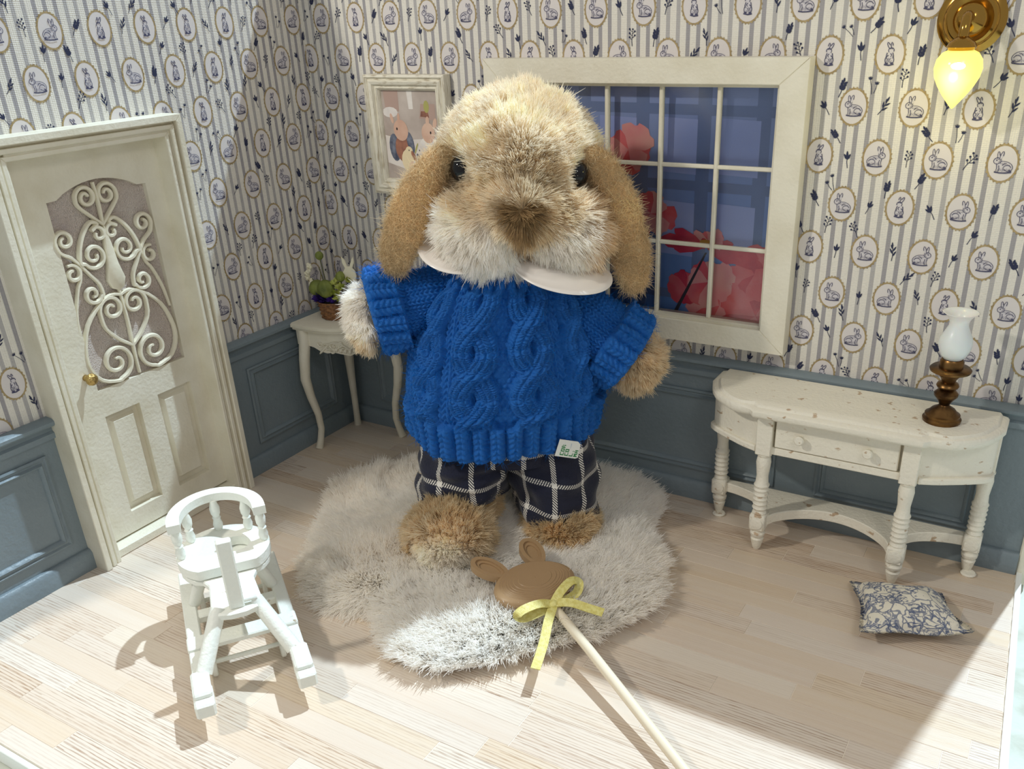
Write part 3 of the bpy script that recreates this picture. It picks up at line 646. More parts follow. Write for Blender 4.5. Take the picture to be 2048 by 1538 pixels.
# left doll: ears, head, coat; right doll: ears, head, pale dress; two small dolls in front
for c, a, b, rot, mi in ((.155, .675, .022, .055, .35), (.27, .69, .020, .05, -.05), (.81, .66, .035, .045, -.2), (.92, .63, .035, .06, -.35)): pass
for (cx_, cz_), a, b, rot, mi in (((.15, .69), .028, .06, .35, 3), ((.275, .70), .024, .055, -.05, 3), ((.80, .675), .032, .05, -.1, 3), ((.93, .65), .034, .06, -.4, 3),
        ((.16, .36), .10, .16, .1, 4), ((.33, .36), .16, .17, 0, 5), ((.46, .42), .06, .13, .3, 4), ((.30, .56), .135, .12, -.3, 3), ((.78, .30), .19, .20, 0, 6), ((.93, .3), .08, .2, .2, 1), ((.80, .54), .12, .115, .1, 3),
        ((.40, .22), .13, .13, 0, 9), ((.42, .33), .065, .05, 0, 9), ((.47, .12), .08, .09, 0, 3), ((.58, .12), .12, .13, .3, 6), ((.60, .34), .06, .05, 0, 6), ((.60, .22), .03, .09, .4, 4), ((.50, .27), .03, .07, .6, 5), ((.66, .22), .03, .06, -.5, 8), ((.56, .36), .014, .07, -.5, 8)):
    pp(ellp((cx_, cz_), a, b, 16, rot), mi)
for c, s in (((.23, .575), .017), ((.845, .545), .017), ((.42, .335), .010), ((.615, .34), .010)): pp(ellp(c, s*.8, s, 8), 7)
mb.build('photo', pm, pf, fix=False)

# ---------------------------------------------------------------- wall sconce
sc = thing('wall_sconce', (3.335, -.05, 2.26), 'brass wall sconce with a glowing yellow teardrop shade on the back wall', 'wall lamp')
MB().lathe([(0, .118), (.012, .120), (.020, .112), (.026, .096), (.040, .090), (.048, .078), (.044, .060), (.060, .050), (.075, .030), (.085, .004)], (3.335, -.001, 2.272), (0, -1, 0), 36, sx=1.0).build('backplate', 'brass', sc, smooth=45)
MB().tube(catmull([(3.335, -.07, 2.28), (3.335, -.14, 2.285), (3.335, -.175, 2.25), (3.335, -.175, 2.20)], 6), [.018]*19, 10).lathe([(.0, .020), (-.02, .045), (-.035, .052), (-.05, .040)], (3.335, -.175, 2.222), n=20).build('lamp_arm', 'brass', sc, smooth=45)
def emis(name, col, st, rough=.3):
    m = mat(name, col, rough); b = m.node_tree.nodes['Principled BSDF']; b.inputs['Emission Color'].default_value = (*col, 1); b.inputs['Emission Strength'].default_value = st; return m
M['glow'] = emis('glowing_yellow_glass', lin(255, 240, 120), .93, .15); M['hot'] = emis('lit_bulb', (1, 1, .92), 4.0)
MB().lathe([(0, .046), (-.008, .062), (-.03, .078), (-.06, .083), (-.09, .077), (-.12, .062), (-.15, .042), (-.175, .022), (-.192, .008), (-.198, .001)], (3.335, -.175, 2.176), n=28).build('lamp_shade', 'glow', sc, smooth=True, label='glowing yellow teardrop glass shade')
MB().ell((3.342, -.247, 2.128), (.026, .016, .014)).build('bulb', 'hot', sc, smooth=True, label='white lit bulb')
light('sconce_lamp', 'POINT', (3.32, -.32, 2.05), (0, 0, 0), 2.6, (1, .86, .35), .05)

# ---------------------------------------------------------------- console table
X0 = 3.115
ct = thing('console_table', (X0, -.2, 0), 'distressed cream half-oval console table with drawer and turned legs, against the back wall', 'table')
def dshape(off=0., n=8):
    h = .630-off; fx = .352-off*.4; fy = -.452+off; P = [(X0-h, -.065), (X0-h+.0, -.19)]
    P += [tuple(p[:2]) for p in catmull([(X0-h, -.19, 0), (X0-h+.05, -.31, 0), (X0-h+.15, -.395, 0), (X0-fx-.02, -.43+off, 0)], n)][1:]
    P += [(X0-fx, fy)]; Q = [(2*X0-x, y) for x, y in P[::-1]]; return (P+Q)[::1]
Tz = lambda u, v, h: (u, v, h)
top = dshape(); mb = MB(); n = len(top)
rings = [(dshape(.022), .715), (dshape(.008), .722), (dshape(0), .735), (dshape(0), .752), (dshape(.008), .760), (dshape(.028), .764), (dshape(.034), .772), (dshape(.040), .776)]
vs = [(x, y, z) for P, z in rings for x, y in P]
mb.add(vs, [(k*n+i, k*n+(i+1) % n, (k+1)*n+(i+1) % n, (k+1)*n+i) for k in range(len(rings)-1) for i in range(n)]+[tuple(range(n))[::-1], tuple((len(rings)-1)*n+i for i in range(n))])
mb.build('tabletop', 'distressed', ct, smooth=35)
LEG = [(2.525, -.10), (2.805, -.352), (3.425, -.352), (3.705, -.10)]
LP = [(.0, .012), (.012, .020), (.04, .026), (.062, .031), (.070, .024), (.080, .034), (.095, .036), (.105, .028), (.118, .030)]
LU = [(.195, .030), (.205, .034), (.218, .028)]+[q for k in range(5) for q in ((.222+k*.024, .030), (.232+k*.024, .036), (.242+k*.024, .030))]+[(.345, .034), (.352, .036), (.362, .030), (.40, .027), (.44, .031), (.47, .034), (.49, .031), (.50, .028), (.508, .034), (.515, .034)]
for x, y in LEG:
    mb = MB(); mb.lathe(LP, (x, y, .0), n=18).lathe(LU, (x, y, 0), n=18).box((x-.037, y-.037, .115), (x+.037, y+.037, .20), .008)
    mb.lathe([(.0, .031), (.006, .029), (.009, .012)], (x, y-.036, .158), (0, -1, 0), 14)
    front = y < -.2
    if front: mb.box((x-.036, y-.036, .515), (x+.036, y+.05, .718), .004)
    else: mb.box((x-.030, y-.02, .515), (x+.030, y+.03, .718), .004)
    if not front: mb.lathe([(0, .030), (.008, .034), (.014, .028)], (x+.012, y-.03, .0), n=14)
    mb.build('leg', 'distressed', ct, smooth=40)
def arcpts(x0, y0, x1, y1, bx, by, n=10):
    ap = [((x0*(1-k/20)+x1*k/20), (y0*(1-k/20)+y1*k/20)) for k in range(21)]; mx_, my_ = (x0+x1)/2, (y0+y1)/2; return [(p[0]+(bx-mx_)*math.sin(PI*k/20)**.62, p[1]+(by-my_)*math.sin(PI*k/20)**.62) for k, p in enumerate(ap)]
def arcpts_old(x0, y0, x1, y1, bx, by, n=10): return [tuple(p[:2]) for p in catmull([(x0, y0, 0), ((x0*.8+bx*1.1)/1.9, (y0*.8+by*1.1)/1.9, 0), (bx, by, 0), ((x1*.8+bx*1.1)/1.9, (y1*.8+by*1.1)/1.9, 0), (x1, y1, 0)], n)]
for s, (la, lb) in ((-1, (LEG[0], LEG[1])), (1, (LEG[3], LEG[2]))):
    P = catmull([(la[0], la[1]-.02, 0), (la[0]+s*.0+s*.012, -.21, 0), (lb[0]+s*.13, -.315, 0), (lb[0]+s*.03, lb[1]-.005, 0)], 6)
    mb = MB(); A = np.array([[(p[0]+s*0, p[1], .548), (p[0], p[1], .716)] for p in P]); B = np.array([[(p[0]-s*.02, p[1]+.02, .716), (p[0]-s*.02, p[1]+.02, .548)] for p in P])
    mb.grid(np.concatenate([A, B], 1)); mb.build('curved_apron', 'distressed', ct, smooth=40)
    mb = MB(); out = [(p[0]+s*.012, p[1]-.016) for p in P]; inn = [(p[0]-s*.03, p[1]+.03) for p in P]
    poly = out+inn[::-1]; poly = poly if s < 0 else poly[::-1]; mb.prism(poly, .520, .550, Tz, bev=.006); mb.build('apron_bead', 'distressed', ct, smooth=40)
MB().box((LEG[1][0]+.03, -.368, .520), (LEG[2][0]-.03, -.34, .556), .004).box((LEG[1][0]+.03, -.368, .704), (LEG[2][0]-.03, -.34, .718), .002).box((LEG[1][0]+.03, -.33, .55), (LEG[2][0]-.03, -.32, .71)).build('drawer_frame', 'distressed', ct)
MB().box((LEG[0][0], -.08, .53), (LEG[3][0], -.066, .716)).build('back_panel', 'distressed', ct)
dr = MB().box((2.852, -.374, .562), (3.376, -.345, .698), .004).build('drawer', 'distressed', ct)
for x in (2.965, 3.255): MB().lathe([(0, .014), (.018, .012), (.024, .020), (.036, .022), (.042, .017), (.043, .001)], (x, -.372, .632), (0, -1, 0), 16).build('knob', 'distressed', dr, smooth=45)
# low shelf with scalloped front edge
P = [(LEG[0][0], -.07)]+arcpts(LEG[0][0]+.0, -.12, LEG[1][0]-.03, -.34, 2.755, -.185)+[(LEG[1][0]+.0, -.375)]+arcpts(LEG[1][0]+.03, -.36, LEG[2][0]-.03, -.36, X0, -.175, 12)+[(LEG[2][0], -.375)]+arcpts(LEG[2][0]+.03, -.34, LEG[3][0], -.12, 3.475, -.185)+[(LEG[3][0], -.07)]
MB().prism(P[::-1][::-1], .132, .182, Tz, bev=.004).build('stretcher_shelf', 'distressed', ct, smooth=30)

# ---------------------------------------------------------------- lamp on the console
lm = thing('table_lamp', (3.50, -.25, .776), 'small turned bronze oil-style lamp with a frosted white glass chimney on the console table', 'lamp')
mb = MB().lathe([(0, .074), (.012, .076), (.018, .068), (.030, .069), (.036, .058), (.052, .046), (.066, .024), (.072, .020), (.085, .026), (.100, .036), (.112, .046), (.122, .047), (.134, .036), (.142, .024), (.148, .040), (.156, .044), (.166, .040), (.174, .026), (.184, .030), (.20, .040), (.212, .036), (.220, .078), (.228, .080), (.234, .074), (.236, .046), (.262, .046), (.272, .040), (.274, .001)], (3.50, -.25, .776), n=32)
mb.build('lamp_base', 'bronze', lm, smooth=45)
M['milk'] = mat('frosted_white_glass', lin(240, 236, 232), .28, **{'Subsurface Weight': .25, 'Subsurface Scale': .05, 'Coat Weight': .2})
prof = [(0, .034), (.02, .050), (.045, .060), (.07, .064), (.09, .060), (.115, .048), (.140, .037), (.155, .036), (.172, .042), (.188, .056), (.196, .068)]
mb = MB().lathe(prof+[(h, r-.004) for h, r in prof[::-1]], (3.50, -.25, 1.046), n=36); mb.build('glass_chimney', 'milk', lm, smooth=True, label='frosted white glass chimney')

# ---------------------------------------------------------------- corner table
kt = thing('corner_table', (.27, -.27, 0), 'small cream bow-front corner table with cabriole legs, in the room corner behind the rabbit', 'table')
def qshape(R, n=14, e=3.4, o=.062):
    P = [(o, -o)]; Q = []
    for k in range(n+1):
        th = PI/2*k/n; r_ = R/((abs(math.cos(th))**e+abs(math.sin(th))**e)**(1/e)); Q.append((o+r_*math.sin(th), -o-r_*math.cos(th)))
    return P+Q
n = len(qshape(.4)); mb = MB(); rings = [(qshape(.415), .752), (qshape(.425), .757), (qshape(.425), .768), (qshape(.437), .773), (qshape(.437), .790), (qshape(.425), .797)]
mb.add([(x, y, z) for P, z in rings for x, y in P], [(k*n+i, k*n+(i+1) % n, (k+1)*n+(i+1) % n, (k+1)*n+i) for k in range(len(rings)-1) for i in range(n)]+[tuple(range(n))[::-1], tuple((len(rings)-1)*n+i for i in range(n))])
mb.build('tabletop', 'cream', kt, smooth=35)
for dx, dy, bx, by in ((-.25, -1, .115, -.455), (1, .25, .455, -.115), (0, 0, .095, -.095)):
    zs_ = [.755, .68, .58, .46, .34, .22, .12, .05, .0]; of = [0, .004, .022, .036, .018, -.010, -.016, .0, .016]; rr = [.036, .036, .034, .031, .026, .022, .021, .022, .025]
    MB().tube([(bx+dx*o_, by+dy*o_, z) for z, o_ in zip(zs_, of)], rr, 8, flat=.95, up=(1, 0, 0)).build('leg', 'cream', kt, smooth=60)
Q = qshape(.395, 16)[1:]; mb = MB(); rows = []
for i, (x, y) in enumerate(Q):
    t = i/(len(Q)-1); dr_ = .085+.05*math.sin(PI*t)**1.5+.010*math.sin(9*PI*t)*math.sin(PI*t); rows.append([(x, y, .755), (x, y, .755-dr_), (x*.93+.004, y*.93-.004, .755-dr_), (x*.93+.004, y*.93-.004, .755)])
mb.grid(np.array(rows), wrapv=True); mb.build('apron', 'cream', kt, smooth=50)
for a0, a1, b0, b1 in ((.062, -.062, .45, -.062), (.062, -.062, .062, -.45)): MB().box((min(a0, b0), min(a1, b1)-.012, .66), (max(a0, b0)+.012, max(a1, b1), .755)).build('side_apron', 'cream', kt)
mb = MB(); Qn = [np.array(q) for q in Q]
def onap(t, z, lift=.0):
    f = t*(len(Qn)-1); i = min(int(f), len(Qn)-2); p = Qn[i]+(Qn[i+1]-Qn[i])*(f-i); d = p-np.array([.062, -.062]); d = d/np.hypot(*d); return (p[0]+d[0]*lift, p[1]+d[1]*lift, z)
for s in (-1, 1):
    for c0, c1, r0, k in ((.05, .655, .018, 1.3), (.11, .675, .024, -1.3), (.18, .665, .020, 1.2), (.24, .68, .016, -1.1), (.14, .64, .014, 1.0), (.07, .69, .014, -1.0)):
        P = sp((c0, c1), r0*1.1, .004, .5, abs(k), 14, 1 if k > 0 else -1); mb.tube([onap(.5+s*(a-.0)*1.0 if False else .5+s*(c0+(a-c0)*1.7), b, .004) for a, b in P], .0052, 6)
    mb.tube([onap(.5+s*t, .645+.05*math.sin(t*14), .004) for t in np.linspace(.0, .26, 16)], [.007]*15+[.003], 6)
for c in range(-3, 4): mb.ell(onap(.5+c*.035, .635+.006*abs(c), .003), (.011, .011, .014), 8, 6)
mb.build('carved_scrolls', 'cream', kt, smooth=60, label='carved scroll relief along the apron')

# ---------------------------------------------------------------- flower basket on the corner table
bk = thing('flower_basket', (.235, -.275, .797), 'tiny round wicker basket of green pods and purple flowers on the corner table', 'flower basket')
BC = np.array([.235, -.275])
M['wicker'] = mat('brown_wicker', lin(150, 104, 62), .5, noise=(lin(92, 58, 32), 60, .4, .65), bump=(120, .4, .004))
nu, nv = 144, 40; th = np.linspace(0, 2*PI, nu, endpoint=False)[:, None]; t = np.linspace(0, 1, nv)[None, :]
stake = np.floor(th/(2*PI)*24).astype(int); rowi = np.floor(t*9).astype(int); wv = np.sin(th/(2*PI)*24*PI)*np.where(rowi % 2, 1, -1)*np.sin((t*9 % 1)*PI)
R_ = .092+.016*t+.0045*wv+.004*np.sin((t*9 % 1)*PI)+np.where(t > .93, .006, 0)
gridmesh('basket', np.stack([BC[0]+R_*np.cos(th), BC[1]+R_*np.sin(th), .7985+.105*t+0*th], -1), 'wicker', bk, True)
MB().lathe([(0, .091), (.004, .093)], (*BC, .798), n=32).lathe([(.085, .098), (.088, .10)], (*BC, .798), n=32).build('basket_fill', mat('dark_moss', lin(44, 42, 26), .9), bk)
M['pod'] = mat('green_pod', lin(128, 138, 62), .55, noise=(lin(86, 98, 36), 12, .35, .65)); M['stemg'] = mat('dried_stem', lin(96, 98, 60), .7); M['purple'] = mat('purple_petal', lin(70, 40, 140), .6, noise=(lin(44, 22, 96), 20, .4, .6))
M['lime'] = mat('yellow_green_petal', lin(196, 200, 108), .6, noise=(lin(160, 172, 70), 20, .4, .6)); M['ivory'] = mat('ivory_petal', lin(232, 226, 200), .6)
def pod(c, r, R=None):
    nu, nv = 32, 12; a = np.linspace(0, 2*PI, nu, endpoint=False)[:, None]; b = np.linspace(0, PI, nv)[None, :]; rr = r*(1+.07*np.cos(8*a)*np.sin(b)); P = np.stack([rr*np.sin(b)*np.cos(a), rr*np.sin(b)*np.sin(a), 1.12*r*np.cos(b)+0*a], -1)
    if R is not None: P = P @ np.array(R).T
    return gridmesh('seed_pod', P+np.array(c), 'pod', bk, True)
cl, cu = (-.05, -.06), None
pod((.165, -.345, .972), .046, Matrix.Rotation(.5, 3, 'X')); pod((.235, -.350, .978), .047, Matrix.Rotation(-.4, 3, 'Y')); pod((.20, -.33, 1.160), .022); pod((.31, -.30, 1.045), .027)
for a, b in (((.21, -.32, .90), (.20, -.33, 1.145)), ((.28, -.29, .9), (.31, -.30, 1.03)), ((.18, -.30, .90), (.155, -.30, 1.08)), ((.20, -.3, .9), (.12, -.33, 1.02))): MB().tube(catmull([a, ((a[0]+b[0])/2+.01, (a[1]+b[1])/2, (a[2]+b[2])/2), b], 5), .0028, 6).build('stem', 'stemg', bk, smooth=True)
def burst(name, c, r, mt, k, l, w_, seed, label=None):
    q = np.random.default_rng(seed); mb = MB()
    for i in range(k):
        d = nrm(q.normal(size=3)); d[2] = abs(d[2])*.9; s = nrm(np.cross(d, q.normal(size=3))); c0 = np.array(c); L_ = l*q.uniform(.7, 1.1)
        mb.add([c0+d*r*.2, c0+d*(r*.2+L_*.6)+s*w_, c0+d*(r*.2+L_), c0+d*(r*.2+L_*.6)-s*w_], [(0, 1, 2, 3)])
    mb.ell(c, (r*.6,)*3, 8, 6); return mb.build(name, mt, bk, label=label)
burst('flower', (.195, -.355, .912), .04, 'purple', 190, .056, .006, 1, 'fluffy purple flower'); burst('flower', (.265, -.345, .915), .03, 'purple', 80, .034, .005, 2, 'dark purple flower')
for i, c in enumerate(((.29, -.34, .955), (.275, -.315, 1.005), (.32, -.32, .985), (.31, -.34, .925), (.34, -.28, 1.02))): burst('flower', c, .02, 'lime', 26, .034, .010, 10+i, 'small yellow-green flower')
mb = MB()
for k in range(26):
    t = k/25; mb.ell((.10+.012*math.sin(9*t)+rng.uniform(-.012, .012), -.33+rng.uniform(-.01, .01), .96+.14*t), (.011, .011, .010), 6, 4)
mb.tube([(.20, -.31, .90), (.14, -.33, .94), (.10, -.33, 1.0), (.095, -.33, 1.09)], .003, 5); mb.build('white_flower_spray', 'ivory', bk, smooth=True, label='spray of tiny white blossoms')
Pq = [(-.030, 0), (.030, 0), (.040, .03), (.034, .06), (.022, .075), (.036, .11), (.034, .140), (.022, .125), (.006, .085), (-.006, .085), (-.018, .125), (-.036, .142), (-.034, .105), (-.022, .075), (-.036, .055), (-.040, .03)]
MB().prism(Pq, -.006, .006, lambda u, v, h: (.352+u*.83+h*.5, -.27+u*.5-h*.8, 1.015+v), bev=.003).build('rabbit_pick', 'ivory', bk, smooth=30, label='cream cut-out of a rabbit head')
MB().tube([(.35, -.27, .90), (.352, -.27, 1.02)], .003, 6).build('stem', 'stemg', bk)

# ---------------------------------------------------------------- low white child's chair on runners
hc_ = thing('high_chair', (1.10, -2.02, 0), 'small white wooden high chair folded low on a runner frame, near the door', 'chair')
O2 = np.array([.752, -1.763]); E1 = nrm(np.array([.81, -.585])); E2 = np.array([-E1[1], E1[0]])
def HC(a, b, z): p = O2+E1*a+E2*b; return (p[0], p[1], z)
def hbox(a0, a1, b0, b1, z0, z1, bev=.005, mb=None): return (mb or MB()).box((a0, b0, z0), (a1, b1, z1), bev, T=lambda p: HC(*p))
for s in (-1, 1):
    hbox(.025, .93, s*.185-.028, s*.185+.028, .095, .145).build('runner', 'chair', hc_)
    hbox(.80, .945, s*.185-.034, s*.185+.034, .143, .172, .008, hbox(.865, .985, s*.185-.036, s*.185+.036, .088, .150, .008)).build('foot_block', 'chair', hc_)
    MB().tube([HC(.655, s*.070, .325), HC(.80, s*.170, .15)], [.030, .032], 10).build('leg', 'chair', hc_, smooth=60)
    MB().tube([HC(.37, s*.100, .34), HC(.30, s*.160, .15)], [.026, .026], 10).build('leg', 'chair', hc_, smooth=60)
hbox(.555, .640, -.215, .215, .135, .160).build('cross_bar', 'chair', hc_)
hbox(.075, .135, -.165, .165, .102, .139).build('cross_bar', 'chair', hc_)
hbox(.34, .40, -.165, .165, .104, .138).build('cross_bar', 'chair', hc_)
for a in (.16, .62):
    MB().tube([HC(a, -.17, .058), HC(a, .17, .058)], .010, 8).build('axle', 'chair', hc_)
    for s in (-1, 1): MB().lathe([(-.010, .052), (-.006, .0585), (.006, .0585), (.010, .052)], HC(a, s*.135, .058), tuple(HC(0, 1, 0)[i]-HC(0, 0, 0)[i] for i in range(3)), 20).build('wheel', 'chair', hc_, smooth=40)
def keyhole(r, fr, w0, w1, ca=.29):
    P = [(fr, -w1*.75), (fr+.015, -w1*.3), (fr+.015, w1*.3), (fr, w1*.75), (fr-.04, w1), (ca+.19, w0), (ca+.14, w0+.02)]
    for k in range(19): th = .85+(2*PI-1.7)*k/18; P.append((ca+r*math.cos(th), r*math.sin(th)))
    return P+[(ca+.14, -w0-.02), (ca+.19, -w0), (fr-.04, -w1)]
MB().prism(keyhole(.185, .70, .088, .098), .295, .325, HC, bev=.006).build('lower_seat_board', 'chair', hc_, smooth=35)
# upper seat: D-shaped with a round hole
nO = 48; ho, hi = [], []
for k in range(nO):
    th = 2*PI*k/nO+.001; c_, s_ = math.cos(th), math.sin(th); r_ = .190
    if c_ > 0: r_ = min(.190, .150/max(c_, 1e-6))
    ho.append((.285+r_*c_, r_*s_)); hi.append((.275+.062*c_, .045+.062*s_))
MB().ring(ho, hi, .33, .372, HC).build('seat', 'chair', hc_, smooth=40)
MB().box((.655, -.029, .322), (.690, .029, .628), .006, T=lambda p: HC(*p)).build('centre_post', 'chair', hc_)
MB().tube([HC(.672, -.02, .345), HC(.672, .078, .345)], .010, 8).build('foot_peg', 'chair', hc_, smooth=True)
P = []; na = 30
for k in range(na+1):
    th = PI*.5+PI*k/na; P.append((.30+.225*math.cos(th)*1.0, .195*math.sin(th)))
mb = MB(); rows = []
for k, (a, b) in enumerate([(.335, .195)]+P+[(.335, -.195)]):
    d = np.array([a-.30, b]) if k not in (0, na+2) else np.array([0, b]); d = d/np.hypot(*d); o_ = np.array([a, b]); i_ = o_-d*.052
    rows.append([HC(*o_, .515), HC(*o_, .552), HC(*i_, .552), HC(*i_, .515)])
mb.grid(np.array(rows), wrapv=True); mb.f += [(0, 1, 2, 3), tuple((na+2)*4+i for i in range(4))]; mb.m += [0, 0]
mb.build('back_rail', 'chair', hc_, smooth=40)
SPN = [(0, .013), (.01, .018), (.03, .021), (.055, .015), (.062, .019), (.070, .014), (.085, .020), (.11, .022), (.135, .015), (.147, .014)]
for th in (-1.62, -2.35, PI, 2.35, 1.62):
    a, b = .305+.185*math.cos(th), .168*math.sin(th); MB().lathe(SPN, HC(a, b, .370), n=12).build('spindle', 'chair', hc_, smooth=50)

# ---------------------------------------------------------------- cushion
M['toile'] = D.materials.new('blue_toile_print'); m = M['toile']; m.use_nodes = True; t = NT(m); xyz, g = t.pos()
dis = t.n.new('ShaderNodeTexNoise'); dis.inputs['Scale'].default_value = 13; t.L.new(g.outputs['Position'], dis.inputs['Vector']); ad = t.n.new('ShaderNodeVectorMath'); ad.operation = 'MULTIPLY_ADD'
t.L.new(dis.outputs['Color'], ad.inputs[0]); ad.inputs[1].default_value = (.12, .12, .12); t.L.new(g.outputs['Position'], ad.inputs[2])
vo = t.n.new('ShaderNodeTexVoronoi'); vo.feature = 'DISTANCE_TO_EDGE'; vo.inputs['Scale'].default_value = 17; t.L.new(ad.outputs[0], vo.inputs['Vector'])
v2 = t.n.new('ShaderNodeTexVoronoi'); v2.feature = 'DISTANCE_TO_EDGE'; v2.inputs['Scale'].default_value = 42; t.L.new(ad.outputs[0], v2.inputs['Vector']); nb = t.noise(16, ad.outputs[0]); nc = t.noise(60, ad.outputs[0])
l1 = t.math('LESS_THAN', vo.outputs['Distance'], .055); l2 = t.math('MULTIPLY', t.math('LESS_THAN', v2.outputs['Distance'], .09), t.math('GREATER_THAN', nb, .50)); l3 = t.math('MULTIPLY', t.math('GREATER_THAN', nc, .55), t.math('GREATER_THAN', nb, .49))
k_ = t.math('ADD', t.math('MULTIPLY', l1, .8), t.math('ADD', t.math('MULTIPLY', l2, .75), t.math('MULTIPLY', l3, .7)), None, True)
t.L.new(t.mix(k_, lin(224, 218, 202), lin(96, 106, 132)), t.b.inputs['Base Color']); t.b.inputs['Roughness'].default_value = .85
co = np.array([[3.262, -.455], [3.640, -.365], [3.800, -.690], [3.395, -.885]]); nn_ = 103
u = np.linspace(0, 1, nn_)[:, None]; v = np.linspace(0, 1, nn_)[None, :]
def cush(side):
    uu = u+0*v; vv = v+0*u; pin = .035*np.sin(PI*uu)*np.sin(0*vv)
    P = (co[0]*((1-uu)*(1-vv))[..., None]+co[1]*(uu*(1-vv))[..., None]+co[2]*(uu*vv)[..., None]+co[3]*((1-uu)*vv)[..., None])
    c = P.mean((0, 1)); eu, ev = np.minimum(uu, 1-uu), np.minimum(vv, 1-vv)
    P = P-(P-c)*(.16*np.sin(PI*uu)**2*np.exp(-ev*9)+.12*np.sin(PI*vv)**2*np.exp(-eu*9))[..., None]
    body = np.clip((eu-.055)/.12, 0, 1)*np.clip((ev-.055)/.12, 0, 1); H = .085*np.power(np.sin(PI*np.clip((uu-.05)/.9, 0, 1))*np.sin(PI*np.clip((vv-.05)/.9, 0, 1)), .45)*np.minimum(1, body*3)
    base = .052-.03*(1-vv)+.035*((2*uu-1)**2*(vv))+.006*np.sin(9*uu+5*vv)
    z = base+side*H*(1.1 if side > 0 else .38)+.006*np.sin(14*uu+3)*np.sin(11*vv)*body; z = np.maximum(z, .004+(.003 if side > 0 else 0))
    # zig-zag pinked border
    zz = np.abs(((np.arange(nn_)/(nn_-1)*17) % 1)-.5)*2*.020; d = nrm(P-c)
    for sl, ax_ in ((np.s_[0, :], 0), (np.s_[-1, :], 0), (np.s_[:, 0], 0), (np.s_[:, -1], 0)): P[sl] = P[sl]-d[sl]*zz[:, None]
    return np.concatenate([P, z[..., None]], -1)
cs_ = MB(); cs_.grid(cush(1)); cs_.grid(cush(-1)); o = cs_.build('cushion', 'toile', None, smooth=True); tag(o, 'small cream cushion with blue toile print and pinked edges on the floor', 'cushion')

# ---------------------------------------------------------------- rabbit-head pick with ribbon bow
lp = thing('rabbit_head_pick', (2.14, -1.30, .12), 'brown rabbit-head ornament on a cream stick with yellow ribbon bow, lying across the rug', 'ornament')
M['clay'] = mat('brown_matte_plastic', lin(164, 134, 98), .42, bump=(90, .15, .003)); M['stick'] = mat('cream_stick', lin(226, 214, 190), .45); M['ribbon'] = mat('yellow_satin_ribbon', lin(228, 220, 142), .35, bump=(220, .7, .004), noise=(lin(212, 200, 112), 60, .4, .6))
ax_f = nrm(np.array([-.875, .484, .10])); ax_s = nrm(np.array([.484, .875, 0.])); ax_u = np.cross(ax_s, ax_f)*1.; ax_u = ax_u if ax_u[2] > 0 else -ax_u
HCn = np.array([2.135, -1.305, .165])
def HP(a, s, h): return tuple(HCn+ax_f*a+ax_s*s+ax_u*h)
mb = MB(); rows = []; NR = 84
for i in range(NR+1):
    r_ = 1-i/NR; rr = max(r_, .004); h = .042*math.sqrt(max(0, 1-r_**2.6)); lev = math.floor(h/.0021)*.0021; h = lev if r_ < .86 else h; rows.append([(rr, h)]*1)
vs = []; nA = 56
for i in range(NR+1):
    rr, h = rows[i][0]
    for k in range(nA):
        th = 2*PI*k/nA; ww = 1+.05*math.cos(2*th); vs.append(HP(.142*rr*math.sin(th)*(1 if math.sin(th) > 0 else .95), .178*rr*math.cos(th)*ww, h))
mb.add(vs, [(i*nA+k, i*nA+(k+1) % nA, (i+1)*nA+(k+1) % nA, (i+1)*nA+k) for i in range(NR) for k in range(nA)]+[tuple(NR*nA+k for k in range(nA))])
vs = [HP(.142*math.sin(2*PI*k/nA)*q*(1 if math.sin(2*PI*k/nA) > 0 else .95), .178*math.cos(2*PI*k/nA)*q*(1+.05*math.cos(4*PI*k/nA)), h) for q, h in ((1, 0), (.97, -.022), (.8, -.034)) for k in range(nA)]
mb.add(vs, [(i*nA+k, (i+1)*nA+k, (i+1)*nA+(k+1) % nA, i*nA+(k+1) % nA) for i in range(2) for k in range(nA)]+[tuple(2*nA+k for k in range(nA))])
mb.build('head', 'clay', lp, smooth=28)
for s, a in ((-1, .40), (1, -.16)):
    cs2, sn2 = math.cos(a*s*-1 if False else a), math.sin(a)
    base = (.105, s*.085)
    def TE(u, v, h, b=base, ang=(-.42 if s < 0 else .18)):
        A_ = b[0]+v*math.cos(ang)-u*math.sin(ang)*0+0*u; 
        return HP(b[0]+v*math.cos(ang)-u*math.sin(ang), b[1]+v*math.sin(ang)+u*math.cos(ang), h)
    out = [(.052*math.cos(t_)*(1+.12*math.sin(t_)), .085+.098*math.sin(t_)) for t_ in np.linspace(0, 2*PI, 28, endpoint=False)]
    inn = [(.034*math.cos(t_)*(1+.12*math.sin(t_)), .085+.076*math.sin(t_)) for t_ in np.linspace(0, 2*PI, 28, endpoint=False)]; in2 = [(u*.72, .085+(v-.085)*.74) for u, v in inn]
    mb = MB(); mb.ring(out, inn, -.016, .016, TE); mb.ring(inn, in2, -.014, .007, TE); mb.prism(in2, -.012, .001, TE)
    mb.build('ear', 'clay', lp, smooth=30)
kn = np.array([2.272, -1.385, .150])
MB().tube([(2.245, -1.36, .140), (2.50, -1.515, .110), (3.12, -1.915, .045)], .0195, 14).build('stick', 'stick', lp, smooth=50)
bw = MB()
